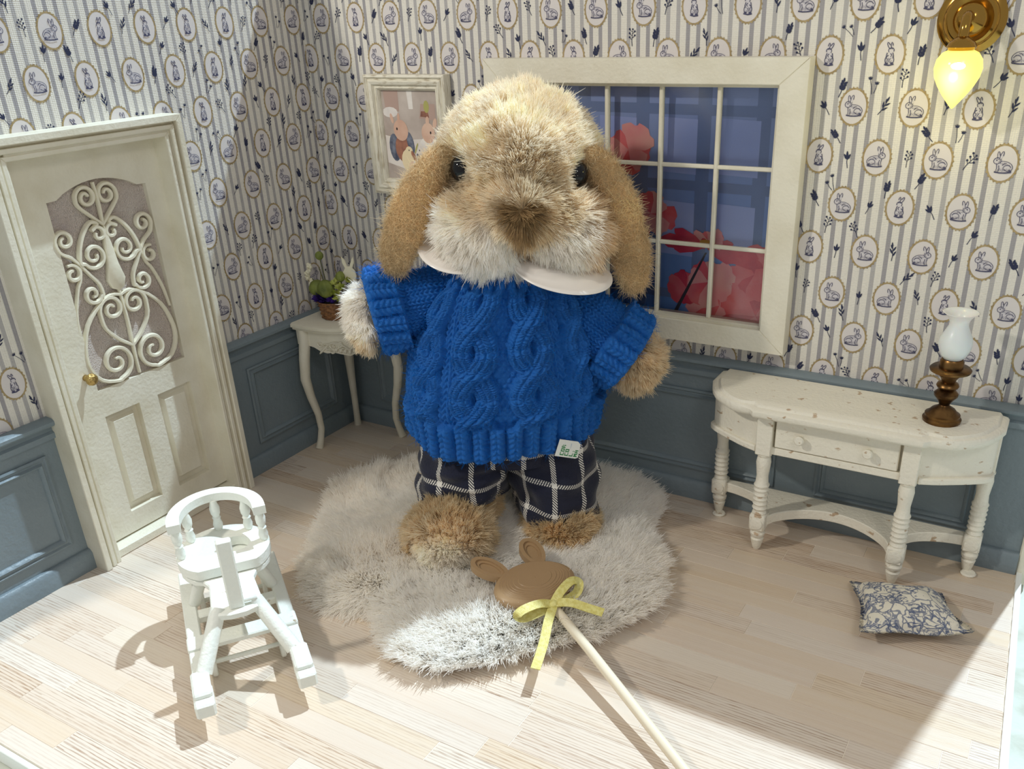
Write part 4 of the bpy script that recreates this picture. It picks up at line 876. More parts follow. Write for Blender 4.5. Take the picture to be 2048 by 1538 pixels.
def ribb(P, w_=.019, th=.0022):
    P = catmull(P, 6); N = len(P); rows = []
    for i, p in enumerate(P):
        tg = nrm(P[min(i+1, N-1)]-P[max(i-1, 0)]); sd = nrm(np.cross(tg, np.array([.25, -.35, .9]))); up = np.cross(sd, tg)
        rows.append([p+sd*w_+up*th, p-sd*w_+up*th, p-sd*w_-up*th, p+sd*w_-up*th])
    bw.grid(np.array(rows), wrapv=True); bw.f += [tuple(len(bw.v)-4+k for k in range(4)), tuple(len(bw.v)-4*N+k for k in range(4))]; bw.m += [0, 0]
def KP(dx, dy, dz): return kn+np.array([dx, dy, dz])
# loop towards the left, loop towards the upper right, two tails
ribb([KP(0, 0, .012), KP(-.035, -.055, .038), KP(-.07, -.125, .042), KP(-.085, -.150, .022), KP(-.065, -.120, .000), KP(-.02, -.045, .004), KP(0, 0, .006)])
ribb([KP(0, 0, .016), KP(.005, .055, .045), KP(.015, .125, .055), KP(.035, .155, .035), KP(.045, .115, .010), KP(.02, .04, .006), KP(0, 0, .008)])
ribb([KP(0, 0, .020), KP(.07, .02, .030), KP(.14, .035, .018), KP(.205, .045, .010)]); ribb([KP(0, 0, .014), KP(.03, -.10, .0), KP(.06, -.19, -.03), KP(.10, -.325, -.045)])
bw.ell(tuple(kn+np.array([0, 0, .012])), (.024, .024, .018), 10, 6)
bw.build('ribbon_bow', 'ribbon', lp, smooth=50, label='yellow satin ribbon bow')
# ---------------------------------------------------------------- sheepskin rug
def smin(a, b, k): h = np.clip(.5+.5*(b-a)/k, 0, 1); return b*(1-h)+a*h-k*h*(1-h)
rug = thing('sheepskin_rug', (1.6, -.9, 0), 'fluffy cream sheepskin rug with a wavy outline under the plush rabbit', 'rug')
RO = catmull([(1.02, -1.47), (.86, -1.24), (.80, -1.10), (.66, -.93), (.66, -.70), (.80, -.52), (.98, -.40), (1.25, -.26), (1.55, -.15), (1.85, -.10), (2.08, -.15), (2.24, -.30), (2.26, -.50), (2.40, -.68), (2.51, -.92), (2.49, -1.18), (2.36, -1.40), (2.20, -1.55), (2.06, -1.74), (1.82, -1.81), (1.66, -1.72), (1.52, -1.60), (1.34, -1.66), (1.16, -1.60)], 10, True)
RO = np.array(RO); rc = np.array([1.62, -.98]); na, nr = len(RO), 26
rows = []
for i in range(nr+1):
    f = i/nr; P = rc+(RO-rc)*(1-f*.999); h = .050*np.sin(PI/2*min(1, f/.22))**.7 if i else 0.; rows.append(np.concatenate([P, np.full((na, 1), .004+h)], 1))
G = np.stack(rows, 1); G[..., 2] += np.where(G[..., 2] > .03, .010*np.sin(5*G[..., 0]+1)*np.sin(6*G[..., 1]), 0)
M['hide'] = mat('cream_pile_base', lin(244, 234, 218), .95)
ro = gridmesh('hide', G, 'hide', rug, True); 
def gridfaces(nu, nv, wrap):
    I, J = np.meshgrid(np.arange(nu if wrap else nu-1), np.arange(nv-1), indexing='ij'); a = I*nv+J; b = ((I+1) % nu)*nv+J; return np.stack([a, b, b+1, a+1], -1).reshape(-1, 4)
V_ = G.reshape(-1, 3); P, N = sample(V_, gridfaces(na, nr+1, True), 260000); N = np.where(N[:, 2:3] < 0, -N, N)
out = P-np.array([rc[0], rc[1], 0]); out[:, 2] = 0; ed = np.linalg.norm(out, axis=1, keepdims=True); out = nrm(out)
ns = sdnoise(P, 2.5, 4); nf = sdnoise(P, 11, 5); cl = sdnoise(P, 38, 6)
Dv = nrm(N*.75+out*.45+ns*.42+nf*.30+cl*.10+np.array([.06, -.12, 0])+rng.normal(size=P.shape)*.12); Ln = rng.uniform(.07, .125, len(P))*(1+.25*nf[:, 0])
k = np.clip(.5+.5*sdnoise(P, 3, 8)[:, :1], 0, 1); cA, cB = np.array(lin(254, 253, 251)), np.array(lin(253, 249, 243)); col = (cA*(1-k)+cB*k)*rng.uniform(.93, 1.04, (len(P), 1))
fur('pile', P, Dv, Ln, col, .0015, rug, 5, .16, .10, clump=5200, ck=.42, nrm_=nrm(N+out*.3))

# ---------------------------------------------------------------- plush rabbit
B0 = np.array([1.64, -.70, 0]); BF = nrm(np.array([.557, -.83, 0])); BR = np.array([-BF[1], BF[0], 0])
def W3(r, f, z): return B0+BR*np.asarray(r)[..., None]+BF*np.asarray(f)[..., None]+np.array([0, 0, 1.])*np.asarray(z)[..., None]
def WP(p): return W3(np.array(p[0]), np.array(p[1]), np.array(p[2]))
def toworld(P): return B0+P[..., :1]*BR+P[..., 1:2]*BF+P[..., 2:3]*np.array([0, 0, 1.])
bun = thing('plush_rabbit', tuple(B0), 'large plush lop-eared rabbit in a blue cable-knit sweater and checked trousers, standing on the rug', 'plush toy')
def E_(X, Y, Z, c, r): q = np.sqrt(((X-c[0])/r[0])**2+((Y-c[1])/r[1])**2+((Z-c[2])/r[2])**2); return (q-1)*min(r)
def cap(X, Y, Z, a, b, ra, rb):
    a, b = np.array(a), np.array(b); d = b-a; t = np.clip(((X-a[0])*d[0]+(Y-a[1])*d[1]+(Z-a[2])*d[2])/(d@d), 0, 1)
    return np.sqrt((X-a[0]-t*d[0])**2+(Y-a[1]-t*d[1])**2+(Z-a[2]-t*d[2])**2)-(ra+(rb-ra)*t)
FL, FR = (-.315, .33, .168), (.235, .190, .125)
def sd_head(X, Y, Z):
    v = E_(X, Y, Z, (.105, -.02, 1.745), (.305, .30, .310)); v = smin(v, E_(X, Y, Z, (-.055, .17, 1.555), (.165, .17, .150)), .07); v = smin(v, E_(X, Y, Z, (.270, .165, 1.535), (.175, .17, .150)), .07)
    v = smin(v, E_(X, Y, Z, (.098, .28, 1.655), (.105, .14, .115)), .06); v = smin(v, E_(X, Y, Z, (.10, .14, 1.80), (.20, .16, .15)), .08); return v
def sd_body(X, Y, Z):
    v = sd_head(X, Y, Z); v = smin(v, cap(X, Y, Z, (.06, 0, 1.45), (.02, 0, 1.2), .18, .24), .08)
    v = smin(v, E_(X, Y, Z, (0, 0, .98), (.32, .26, .42)), .08); v = smin(v, E_(X, Y, Z, (0, 0, .60), (.34, .26, .22)), .08)
    v = smin(v, cap(X, Y, Z, (-.22, .02, 1.22), (-.54, .04, 1.17), .12, .11), .05); v = smin(v, E_(X, Y, Z, (-.585, .05, 1.150), (.075, .10, .115)), .04)
    v = smin(v, cap(X, Y, Z, (.24, .03, 1.18), (.55, .09, .95), .12, .11), .05); v = smin(v, E_(X, Y, Z, (.606, .105, .892), (.090, .10, .095)), .04)
    v = smin(v, cap(X, Y, Z, (-.20, .0, .55), (-.24, .08, .22), .15, .13), .06); v = smin(v, cap(X, Y, Z, (.20, .0, .55), (.22, .06, .22), .15, .13), .06)
    v = smin(v, E_(X, Y, Z, FL, (.160, .215, .108)), .05); v = smin(v, E_(X, Y, Z, FR, (.155, .190, .065)), .05); return v
def grad(f, P, e=.004):
    g = [];
    for k in range(3):
        d = np.zeros(3); d[k] = e; g.append(f(*(P+d).T)-f(*(P-d).T))
    return nrm(np.stack(g, -1))
BV, BFc = surfnet(sd_body, (-.78, -.42, .03), (.82, .60, 2.12), .022)
cen = BV[BFc].mean(1); fn = np.cross(BV[BFc[:, 2]]-BV[BFc[:, 0]], BV[BFc[:, 3]]-BV[BFc[:, 1]]); flip = (fn*grad(sd_body, cen)).sum(1) < 0; BFc[flip] = BFc[flip][:, ::-1]
def furcolour(P):
    """fabric dye regions in the toy's own frame -> linear colours and hair length"""
    r, f, z = P.T; tan = np.array(lin(234, 217, 186)); cream = np.array(lin(254, 245, 226)); white = np.array(lin(254, 250, 244)); brown = np.array(lin(172, 144, 106)); ochre = np.array(lin(236, 214, 178))
    n1 = sdnoise(P, 4, 21)[:, 0]; n2 = sdnoise(P, 14, 22)[:, 1]; c = np.tile(tan, (len(P), 1)); ln = np.full(len(P), .075)
    def blend(c, w, col): w = np.clip(w, 0, 1)[:, None]; return c*(1-w)+col*w
    head = z > 1.36
    c = blend(c, np.where(head, (.55+.8*n1+.4*n2), 0), cream)
    c = blend(c, np.where(head & (z > 1.78), (.35-.8*(np.abs(r-.12)))+.5*n2, 0), cream)
    c = blend(c, np.where(head, 1.2-np.hypot(r-.11, (z-1.80)*1.3)/.12, 0)*.55*(f > .1), tan*.80)                  # bridge between the eyes
    c = blend(c, np.where(head, 1-np.hypot(np.abs(r-.105)-.235, z-1.72)/.085, 0)*.7*(f > .05), tan*.82)              # round the eyes
    c = blend(c, np.where(head, (1.640+.03*n1+.02*n2-z-.45*np.clip(.10-np.abs(r-.10), 0, 1))/.05, 0)*(f > -.05), white)                                      # white cheeks and chin
    c = blend(c, np.where(head, (r-.30)/.06, 0)*(z < 1.68)*(.55+.5*n1), ochre)
    nose = 1.25-np.hypot((r-.098)/.062, (z-1.632-.030*np.abs(r-.098)/.07)/.040)*1.0
    c = blend(c, nose*2.5*(f > .2)*head, brown); ln = np.where(head & (f > .2), .075-.050*np.clip(nose, 0, 1), ln)
    mouth = (np.abs(r-.095) < .016+.0*z)*(z > 1.50)*(z < 1.60)*(f > .2); c = blend(c, mouth*.75, brown*1.2)
    ln = np.where(head & (z > 1.62) & (np.hypot(np.abs(r-.105)-.235, z-1.765) < .09) & (f > 0), .036, ln); ln = np.where(head & (z < 1.62), .085, ln); ln = np.where(head & (z > 1.83), .070, ln)
    pl, pr = (r < -.45) & (z < 1.4), (r > .45) & (z < 1.36)
    c = blend(c, pl*np.clip((z-1.07)/.05+.3*n2, 0, 1), white); c = blend(c, (pl | pr)*(.35+.5*n1), cream); c = blend(c, pl*np.clip((z-1.10)/.05, 0, 1)*1., white); ln = np.where(pl | pr, .062, ln)
    ft = z < .36; c = blend(c, ft*.8*(.6+.4*n2), np.array(lin(242, 224, 188))); sole = ft & (r < 0)
    d_ = 1.35-np.hypot((r-FL[0]+.02)/.130, (z-.125)/.110); c = blend(c, sole*np.clip(d_*1.8, 0, 1)*(f > .38), np.array(lin(253, 248, 238)))
    ln = np.where(ft, np.where(r < 0, .078, .055), ln); ln = np.where(sole & (d_ > .2) & (f > .38), .030, ln); return c, ln
body = fastmesh('body', toworld(BV), BFc); bc, _ = furcolour(BV)
ca = body.color_attributes.new('tint', 'FLOAT_COLOR', 'POINT'); ca.data.foreach_set('color', np.concatenate([bc*.9, np.ones((len(BV), 1))], 1).astype(np.float32).ravel())
M['bodyskin'] = hairmat('plush_backing', .9); body.materials.append(M['bodyskin']); link(D.objects.new('body', body), bun)
EL, ER = (-.128, .0, 1.795), (.338, .0, 1.752)
def onhead(r, z):
    lo, hi = 0., .6
    for _ in range(30):
        m_ = (lo+hi)/2; (lo, hi) = (m_, hi) if sd_head(np.array(r), np.array(m_), np.array(z)) < 0 else (lo, m_)
    return lo
P, N = sample(BV, BFc, 420000); r_, f_, z_ = P.T
keep = (z_ > 1.39) | ((r_ < -.575) & (z_ > .9)) | (((r_-.59)*.79+(f_-.10)*.17-(z_-.925)*.58 > -.012) & (z_ > .5) & (r_ > .4)) | ((z_ < .34) & (f_ > -.02)); keep &= ~((f_ < -.12) & (rng.random(len(P)) < .6))
P = P[keep]; N = grad(sd_body, P); r_, f_, z_ = P.T; col, ln = furcolour(P)
nose = np.array([.098, .42, 1.665]); fl_ = P-nose; fl_ = nrm(fl_-N*(fl_*N).sum(1, keepdims=True)); hd = (z_ > 1.36)[:, None]
pl = ((r_ < -.45) & (z_ < 1.36))[:, None]; pr = ((r_ > .45) & (z_ < 1.3))[:, None]; ftm = (z_ < .36)[:, None]
flow = np.where(hd, fl_*.75+np.array([0, 0, -.10]), 0); flow = np.where(hd & (z_ < 1.6)[:, None], flow+np.array([0, 0, -.25]), flow)
flow = np.where(pl, np.array([-.20, .1, -.40]), flow); flow = np.where(pr, np.array([.15, .1, -.55]), flow); solem = (1.35-np.hypot((r_-FL[0]+.02)/.130, (z_-.125)/.110) > 0)[:, None]
flow = np.where(ftm, (P-np.array([*FL[:2], .10]))*1.2*(r_ < 0)[:, None]+np.array([0, .35, .10]), flow)
flow = np.where(ftm & solem & (f_ > .38)[:, None], flow*.3, flow)
T1 = sdnoise(P, 9, 31); T2 = sdnoise(P, 26, 32); T3 = sdnoise(P, 60, 33)
Dv = nrm(N*.62+flow*.75+T1*.18+T2*.30+T3*.20+rng.normal(size=P.shape)*.12); ln = ln*rng.uniform(.65, 1.15, len(P))*(1+.25*T2[:, 0])
tuft = rng.random(len(P)) < .04; ln[tuft] *= 1.3; col = col*rng.uniform(.88, 1.08, (len(P), 1))*(1+.10*T3[:, 2:3])
e1_, e2_ = np.array([EL[0], onhead(EL[0], EL[2]), EL[2]]), np.array([ER[0], onhead(ER[0], ER[2]), ER[2]])
ok = (np.linalg.norm(P-e1_, axis=1) > .052) & (np.linalg.norm(P-e2_, axis=1) > .052); P, Dv, ln, col, N = P[ok], Dv[ok], ln[ok], col[ok], N[ok]
rot = lambda A: A[:, :1]*BR+A[:, 1:2]*BF+A[:, 2:3]*np.array([0, 0, 1.])
fur('fur', toworld(P), rot(Dv), ln, col, .0012, bun, 5, .14, .06, clump=6500, ck=.48, nrm_=rot(N))
M['eye'] = mat('black_glass_eye', (.006, .006, .007), .04, spec=.35); M['eyerim'] = mat('dark_brown_rim', lin(70, 46, 26), .3)
for e_ in (e1_, e2_):
    n_ = grad(sd_head, e_[None])[0]; c = toworld((e_+n_*.012)[None])[0]; d = rot(n_[None])[0]; eo = MB().lathe([(-.02, .050), (.0, .050), (.014, .044), (.026, .030), (.032, .014), (.034, .001)], c, d, 28).build('eye', 'eye', bun, smooth=True)
# felted lop ears
M['felt'] = mat('ochre_needle_felt', lin(200, 176, 138), .95, noise=(lin(184, 154, 112), 9, .3, .7), bump=(70, .9, .02))
def ear(path, rad, seed):
    PT = np.array(catmull(path, 8)); n = len(PT); rd = np.interp(np.linspace(0, 1, n), np.linspace(0, 1, len(rad)), rad); nk = 28; rows = []
    for i in range(n):
        tg = nrm(PT[min(i+1, n-1)]-PT[max(i-1, 0)]); a = nrm(np.cross(tg, [0, 1, 0])); b = np.cross(a, tg); th = np.linspace(0, 2*PI, nk, endpoint=False)[:, None]
        rows.append(PT[i]+rd[i]*(a*np.cos(th)+b*np.sin(th)*.72))
    G = np.stack(rows, 1); G = G+nrm(G-PT.mean(0))*(sdnoise(G.reshape(-1, 3), 22, seed)[:, :1].reshape(nk, n, 1)*.004)
    V = G.reshape(-1, 3); F = gridfaces(nk, n, True); eo = gridmesh('ear', toworld(V).reshape(nk, n, 3), 'felt', bun, True)
    P, N = sample(V, F, 16000); c0 = PT[np.argmin(((P[:, None]-PT[None])**2).sum(-1), 1)]; N = nrm(P-c0); n1 = sdnoise(P, 12, seed+3)[:, :1]
    tang = nrm(np.cross(N, rng.normal(size=P.shape))); Dv = nrm(N*.16+tang*.9); c = np.array(lin(228, 206, 168))*(1-.25*np.clip(n1, -1, 1))*rng.uniform(.7, 1.25, (len(P), 1))
    fur('felt_fibres', toworld(P), rot(Dv), rng.uniform(.012, .030, len(P)), c, .0006, bun, 4, .7, 0, nrm_=rot(N))
ear([(-.13, .10, 1.845), (-.20, .13, 1.825), (-.275, .15, 1.755), (-.335, .16, 1.655), (-.385, .15, 1.55), (-.425, .13, 1.455), (-.445, .12, 1.385), (-.450, .12, 1.36)], [.045, .056, .068, .077, .079, .070, .048, .004], 1)
ear([(.34, .10, 1.82), (.41, .13, 1.80), (.47, .15, 1.73), (.515, .16, 1.62), (.545, .15, 1.50), (.575, .13, 1.38), (.590, .11, 1.27), (.588, .11, 1.215)], [.045, .054, .062, .072, .078, .076, .058, .004], 2)
for o_ in list(bun.children):
    if o_.name.startswith('ear'): o_['label'] = 'ochre felted lop ear'

# ---------------------------------------------------------------- knitted sweater
def yarnmat():
    m = D.materials.new('royal_blue_yarn'); m.use_nodes = True; t = NT(m); tc = t.n.new('ShaderNodeTexCoord'); n1 = t.noise(14, tc.outputs['Object']); n2 = t.noise(240, tc.outputs['Object'])
    c = t.mix(n1, lin(0, 88, 168), lin(0, 104, 188)); c = t.mix(t.math('MULTIPLY', n2, .5), c, lin(0, 58, 124)); t.L.new(c, t.b.inputs['Base Color'])
    t.b.inputs['Roughness'].default_value = .8; t.b.inputs['Sheen Weight'].default_value = .2; t.b.inputs['Sheen Tint'].default_value = (.15, .45, 1, 1); t.b.inputs['Sheen Roughness'].default_value = .4
    bp = t.n.new('ShaderNodeBump'); bp.inputs['Strength'].default_value = .6; bp.inputs['Distance'].default_value = .004; t.L.new(n2, bp.inputs['Height']); t.L.new(bp.outputs[0], t.b.inputs['Normal']); return m
M['yarn'] = yarnmat()
def knit(u, v, cw=.038, ch=.027):
    """relief 0..1 of stocking stitch: columns of V stitches"""
    x = u/cw; a = (x*2) % 1.0; side = np.where((np.floor(x*2) % 2) > 0, 1., -1.); p = np.sqrt(np.clip(1-(2*a-1)**2, 0, 1)); q = .5+.5*np.cos(2*PI*(v/ch+side*(a-.5)*.9)); return p**.8*(.45+.55*q**.6)
def purl(u, v, cw=.038, ch=.024):
    x = u/cw; y = v/ch; a = y % 1.0; return np.sqrt(np.clip(1-(2*a-1)**2, 0, 1))*(.55+.45*np.cos(2*PI*(x+.5*(np.floor(y) % 2))))*.8
def rope(u, v, c, amp, per, wid, ph=0.):
    """two-strand cable along v; returns macro height and stitch relief"""
    best = np.zeros_like(u); rel = np.zeros_like(u)
    for k in (0, 1):
        a = 2*PI*v/per+ph+k*PI; x = u-(c+amp*np.sin(a)); over = .62+.38*np.cos(a*1.0+PI*k*0); over = .60+.40*np.sign(1)*np.cos(a); slope = amp*2*PI/per*np.cos(a); d = x/np.sqrt(1+slope**2)
        pr = np.sqrt(np.clip(1-(d/wid)**2, 0, 1)); h = pr*(.55+.45*over); kk = knit(d+wid*1.0, v*np.sqrt(1+slope**2), wid, .027); m = h > best; best = np.where(m, h, best); rel = np.where(m & (h > .02), kk, rel)
    return best, rel
# torso: closed tube, theta from the front, v = height
NU, NV = 760, 300
th = np.linspace(-PI, PI, NU, endpoint=False)[:, None]; t = np.linspace(0, 1, NV)[None, :]
zz = .560+(1.455-.560)*t+0*th
kz = [.55, .60, .66, .74, .82, .92, 1.02, 1.12, 1.20, 1.28, 1.34, 1.40, 1.46]
rx = np.interp(zz, kz, [.405, .425, .425, .440, .440, .425, .405, .375, .345, .295, .240, .200, .185]); ry = np.interp(zz, kz, [.315, .335, .335, .350, .350, .340, .322, .300, .280, .245, .210, .185, .175])
cxr = np.interp(zz, [.55, 1.2, 1.46], [-.015, .0, .055]); front = np.cos(th)
U = th*.405; Vv = zz+.035*np.cos(2*th)*0
R0x, R0y = rx, ry
macro = np.zeros_like(zz); rel = np.zeros_like(zz)
hem = zz < .735; neck = zz > 1.30
st = .55*knit(U+0*zz, Vv); pu_ = .5*purl(U+0*zz, Vv)
h = pu_*.026; UU = U+0*zz
band = np.abs(np.abs(UU)-.235) < .045; side_ = np.abs(UU) > .43; h = np.where(side_, st*.034, h); h = np.where(band, .004+st*.034, h)
for c, am, pe, wi, ph in ((-.125, .058, .40, .050, .4), (.125, .058, .40, .050, .4+PI), (-.345, .036, .34, .036, 1.0), (.345, .036, .34, .036, 1.0+PI)):
    b, k_ = rope(UU, Vv, c, am, pe, wi, ph); h = np.where(b > .05, np.maximum(h, b*.050+k_*.021), h)
rib = np.sqrt(np.clip(np.cos(PI*((UU/.072) % 1-.5)), 0, 1)); rk = knit(UU, Vv, .036*2, .027); hh = rib*.036+rib*rk*.018; w1 = np.clip((.745-zz)/.02, 0, 1); h = h*(1-w1)+hh*w1
w2 = np.clip((zz-1.29)/.02, 0, 1); h = h*(1-w2)+hh*.9*w2; h = h-.03*np.exp(-((zz-.750)/.016)**2)*.5
tuck = np.clip((.575-zz)/.012, 0, 1)
fold = .010*np.sin(5*th+2.0*zz*4)+.006*np.sin(9*th-7*zz)
X = cxr+(R0x+h+fold-.03*tuck)*np.sin(th); Y = (R0y+h+fold-.03*tuck)*np.cos(th); Z = zz-.028*np.cos(th)*(1-t)+.012*np.sin(3*th)*(1-t)
sw = gridmesh('sweater', toworld(np.stack([X, Y, Z], -1)), 'yarn', bun, True); sw['label'] = 'royal blue cable-knit sweater'
SW_P, SW_N = [], []
def fuzz(G, n, wrap=True):
    V = G.reshape(-1, 3); P, N = sample(V, gridfaces(G.shape[0], G.shape[1], wrap), n); SW_P.append(P); SW_N.append(N)
fuzz(toworld(np.stack([X, Y, Z], -1))[::2, ::2], 9000)
def sleeve(path, rad, cuff, seed, NU=300, NV=150, tilt=0.):
    PT = np.array(catmull(path, 10)); L_ = np.concatenate([[0], np.cumsum(np.linalg.norm(np.diff(PT, axis=0), axis=1))]); tt = np.linspace(0, L_[-1], NV); C_ = np.stack([np.interp(tt, L_, PT[:, k]) for k in range(3)], 1)
    R_ = np.interp(tt/L_[-1], np.linspace(0, 1, len(rad)), rad); T_ = nrm(np.gradient(C_, axis=0)); A = nrm(np.cross(T_, [0, 1., 0])); B = np.cross(A, T_); th = np.linspace(0, 2*PI, NU, endpoint=False)[:, None]
    u = th*.15+0*tt[None]; v = tt[None]+0*th; iscuff = np.clip((v-(L_[-1]-cuff))/.012, 0, 1); h = .022*knit(u, v, .030, .022)
    rb = np.sqrt(np.clip(np.cos(PI*((th*15/(2*PI)) % 1-.5)), 0, 1)); hc2 = .030+rb*.022+.020*knit(u, v, .0628, .026)*rb+.016*purl(u, v, .03, .026)*(1-rb); end = np.clip((v-(L_[-1]-.02))/.02, 0, 1)
    h = h*(1-iscuff)+hc2*iscuff-.035*end**2+.008*np.sin(3*th+seed)*np.sin(v*30+seed)
    G = C_[None]+(R_[None]+h)[..., None]*(A[None]*np.cos(th)[..., None]+B[None]*np.sin(th)[..., None]); G = G+T_[None]*(tilt*np.cos(th)*iscuff)[..., None]
    gridmesh('sleeve', toworld(G), 'yarn', bun, True); fuzz(toworld(G)[::2, ::2], 4500)
sleeve([(-.10, 0, 1.20), (-.24, .01, 1.205), (-.38, .02, 1.195), (-.50, .035, 1.185), (-.575, .045, 1.182)], [.15, .15, .140, .135, .135], .150, 1, tilt=-.02)
sleeve([(.10, 0, 1.20), (.26, .02, 1.16), (.39, .05, 1.07), (.50, .08, .99), (.590, .10, .925)], [.15, .155, .145, .138, .138], .150, 5)
P = np.concatenate(SW_P); N = np.concatenate(SW_N); q = P-B0; 
c0 = np.array([0, 0, 1.0]); Nn = nrm(N*np.sign(((N*(P-toworld(np.array([[0., 0, 1.0]])))).sum(1, keepdims=True))))
fur('yarn_fuzz', P, nrm(Nn*.5+rng.normal(size=P.shape)*.6), rng.uniform(.012, .035, len(P)), np.array(lin(10, 112, 196))*rng.uniform(.7, 1.3, (len(P), 1)), .0006, bun, 4, .5, 0, nrm_=Nn)

# ---------------------------------------------------------------- white satin collar, two petals
def petal(p0, p1, ri, ro_, z_in, z_out, name='collar'):
    nu, nv = 40, 16; a = np.linspace(0, 1, nu)[:, None]; b = np.linspace(0, 1, nv)[None, :]; ph = p0+(p1-p0)*a; wd = np.power(np.sin(PI*np.clip(a*.96+.02, 0, 1)), .45)
    rr = ri+(ro_(a)-ri)*b*wd; z = z_in(a)+(z_out(a)-z_in(a))*b**1.3*wd; r = .06+rr*np.sin(ph); f = .02+rr*np.cos(ph); top = np.stack([r+0*b, f+0*b, z], -1)
    lift = np.zeros(3); th = .010*np.sin(PI*np.clip(b*.9+.1, 0, 1))+0*a; bot = top.copy(); top[..., 2] += th+.004; rim = .006*np.exp(-((b-.86)/.03)**2); top[..., 2] -= rim
    G = np.concatenate([toworld(top), toworld(bot)[:, ::-1]], 1); G = np.concatenate([G, G[:, :1]], 1); return gridmesh(name, G, 'satin', bun)
petal(-.02, 1.55, .17, lambda a: .46+.05*np.sin(PI*a), lambda a: 1.435+0*a, lambda a: 1.345-.03*np.sin(PI*a))['label'] = 'right white satin collar petal'
petal(-.42, -1.7, .17, lambda a: .45-.03*a, lambda a: 1.44+.08*a, lambda a: 1.35+.20*a)['label'] = 'left white satin collar petal'

# ---------------------------------------------------------------- checked trousers
def checkmat():
    m = D.materials.new('navy_windowpane_check'); m.use_nodes = True; t = NT(m); uv = t.n.new('ShaderNodeUVMap'); uv.uv_map = 'UVMap'; x = t.n.new('ShaderNodeSeparateXYZ'); t.L.new(uv.outputs[0], x.inputs[0]); u, v = x.outputs[0], x.outputs[1]
    def line(c, per, w_): return t.math('LESS_THAN', t.math('ABSOLUTE', t.math('SUBTRACT', t.math('FRACT', t.math('DIVIDE', c, per)), .5)), w_/per/2)
    a, b = line(u, .140, .022), line(v, .150, .022); tw = t.math('GREATER_THAN', t.math('SINE', t.math('MULTIPLY', t.math('ADD', u, v), 2*PI/.0125)), -.05); tw2 = t.math('GREATER_THAN', t.math('SINE', t.math('MULTIPLY', t.math('SUBTRACT', t.math('MULTIPLY', u, 1.), t.math('MULTIPLY', v, .5)), 2*PI/.0105)), -.1)
    bb = t.math('MULTIPLY', t.math('MULTIPLY', b, tw2), t.math('GREATER_THAN', t.math('ABSOLUTE', t.math('SINE', t.math('MULTIPLY', v, PI/.0085))), .3))
    k_ = t.math('MAXIMUM', t.math('MAXIMUM', t.math('MULTIPLY', a, tw), bb), t.math('MULTIPLY', a, b)); n2 = t.noise(120, uv.outputs[0])
    c = t.mix(k_, t.mix(n2, lin(10, 13, 34), lin(20, 26, 52)), lin(226, 222, 214)); t.L.new(c, t.b.inputs['Base Color']); t.b.inputs['Roughness'].default_value = .9; t.b.inputs['Sheen Weight'].default_value = .2
    bp = t.n.new('ShaderNodeBump'); bp.inputs['Strength'].default_value = .5; bp.inputs['Distance'].default_value = .004; t.L.new(n2, bp.inputs['Height']); t.L.new(bp.outputs[0], t.b.inputs['Normal']); return m
M['check'] = checkmat()
def leg(path, rx, ry, u0, seed):
    nu, nv = 160, 80; PT = np.array(catmull(path, 8)); tt = np.linspace(0, 1, nv); C_ = np.stack([np.interp(tt, np.linspace(0, 1, len(PT)), PT[:, k]) for k in range(3)], 1)
    Rx = np.interp(tt, np.linspace(0, 1, len(rx)), rx)[None]; Ry = np.interp(tt, np.linspace(0, 1, len(ry)), ry)[None]; th = np.linspace(-PI, PI, nu)[:, None]
    fo = .012*np.sin(4*th+seed+tt[None]*7)*tt[None]+.008*np.sin(7*th-tt[None]*11+seed)+.006*np.sin(tt[None]*22+2*th+seed)
    hemk = np.clip((tt[None]-.95)/.05, 0, 1); X = C_[None, :, 0]+(Rx+fo-.05*hemk)*np.sin(th); Y = C_[None, :, 1]+(Ry+fo-.05*hemk)*np.cos(th); Z = C_[None, :, 2]+.015*np.sin(2*th+seed)*tt[None]-.012*np.cos(th)
    uv = np.stack([th*.2+u0+.02*np.sin(3*tt[None]+seed)+0*Z, Z+.02*np.sin(th*2)], -1); return gridmesh('trouser_leg', toworld(np.stack([X, Y, Z], -1)), 'check', tr_, uv=uv)
nu, nv = 200, 30; th = np.linspace(-PI, PI, nu)[:, None]; tt = np.linspace(0, 1, nv)[None]
X = -.01+(.385+.012*np.sin(6*th)-.02*tt)*np.sin(th)+0*tt; Y = (.300+.01*np.sin(5*th)-.02*tt)*np.cos(th); Z = .68-.22*tt+0*th
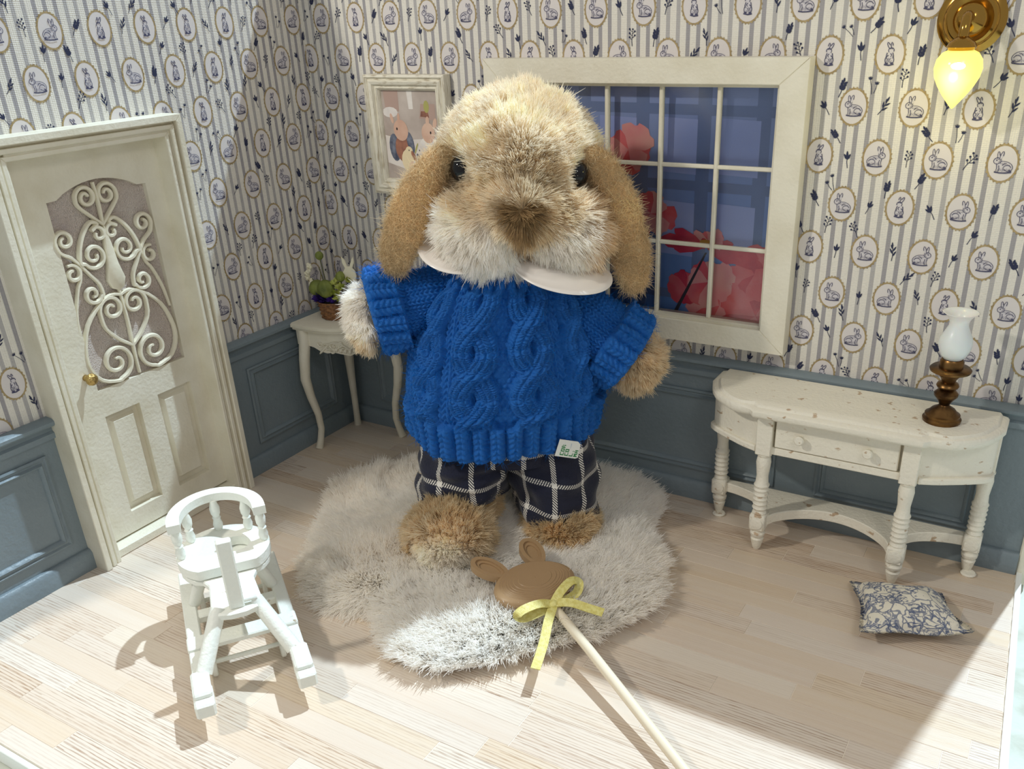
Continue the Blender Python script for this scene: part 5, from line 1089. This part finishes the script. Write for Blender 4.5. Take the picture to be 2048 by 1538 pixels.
tr_ = gridmesh('trousers', toworld(np.stack([X+0*Z, Y+0*Z, Z], -1)), 'check', bun, uv=np.stack([th*.36+0*Z, Z], -1)); tr_['label'] = 'navy trousers with white windowpane check'
leg([(-.190, .0, .56), (-.205, .03, .46), (-.225, .05, .36), (-.235, .06, .25)], [.205, .228, .225, .215], [.24, .25, .24, .215], .03, 1.)
leg([(.190, .0, .56), (.200, .03, .44), (.215, .06, .28), (.225, .075, .125)], [.205, .222, .215, .200], [.24, .26, .26, .24], .09, 4.)
# care tag below the hem
M['tagw'] = mat('white_care_tag', lin(226, 228, 222), .6); M['tagg'] = mat('green_tag_print', lin(46, 130, 72), .7)
tc_ = np.array([.262, .343, .585]); tu = nrm(np.array([.30, -.04, .95])); tv = nrm(np.array([.93, -.20, -.30])); tn = np.cross(tu, tv); tn = tn if tn[1] > 0 else -tn
def TG(u, v, h): p = tc_+tu*u+tv*v+tn*h; return tuple(toworld(p[None])[0])
tg_ = MB().prism([(-.042, -.05), (.042, -.05), (.042, .040), (.030, .055), (-.036, .062), (-.042, .050)], -.0012, .0012, TG).build('care_tag', 'tagw', bun)
FONT = {'C': ['111', '100', '100', '100', '111'], 'O': ['111', '101', '101', '101', '111'], 'R': ['110', '101', '110', '101', '101'], 'L': ['100', '100', '100', '100', '111'], 'N': ['101', '111', '111', '111', '101'], 'M': ['101', '111', '111', '101', '101'], 'A': ['010', '101', '111', '101', '101'], '8': ['111', '101', '111', '101', '111'], '.': ['000', '000', '000', '000', '010']}
mb = MB()
for li, s in enumerate(('COR', 'CO', 'L.', 'MA')):
    for ci, ch in enumerate(s):
        for ry_, row in enumerate(FONT[ch]):
            for rx_, b in enumerate(row):
                if b == '1':
                    v0 = -.030+li*.022; u0 = -.034+ci*.0185
                    # text runs down the tag
                    mb.add([TG(u0+(rx_+a)*.0052, v0+(ry_+c)*.0036, .0016) for a, c in ((0, 0), (1, 0), (1, 1), (0, 1))], [(0, 1, 2, 3)])
mb.build('tag_print', 'tagg', tg_)
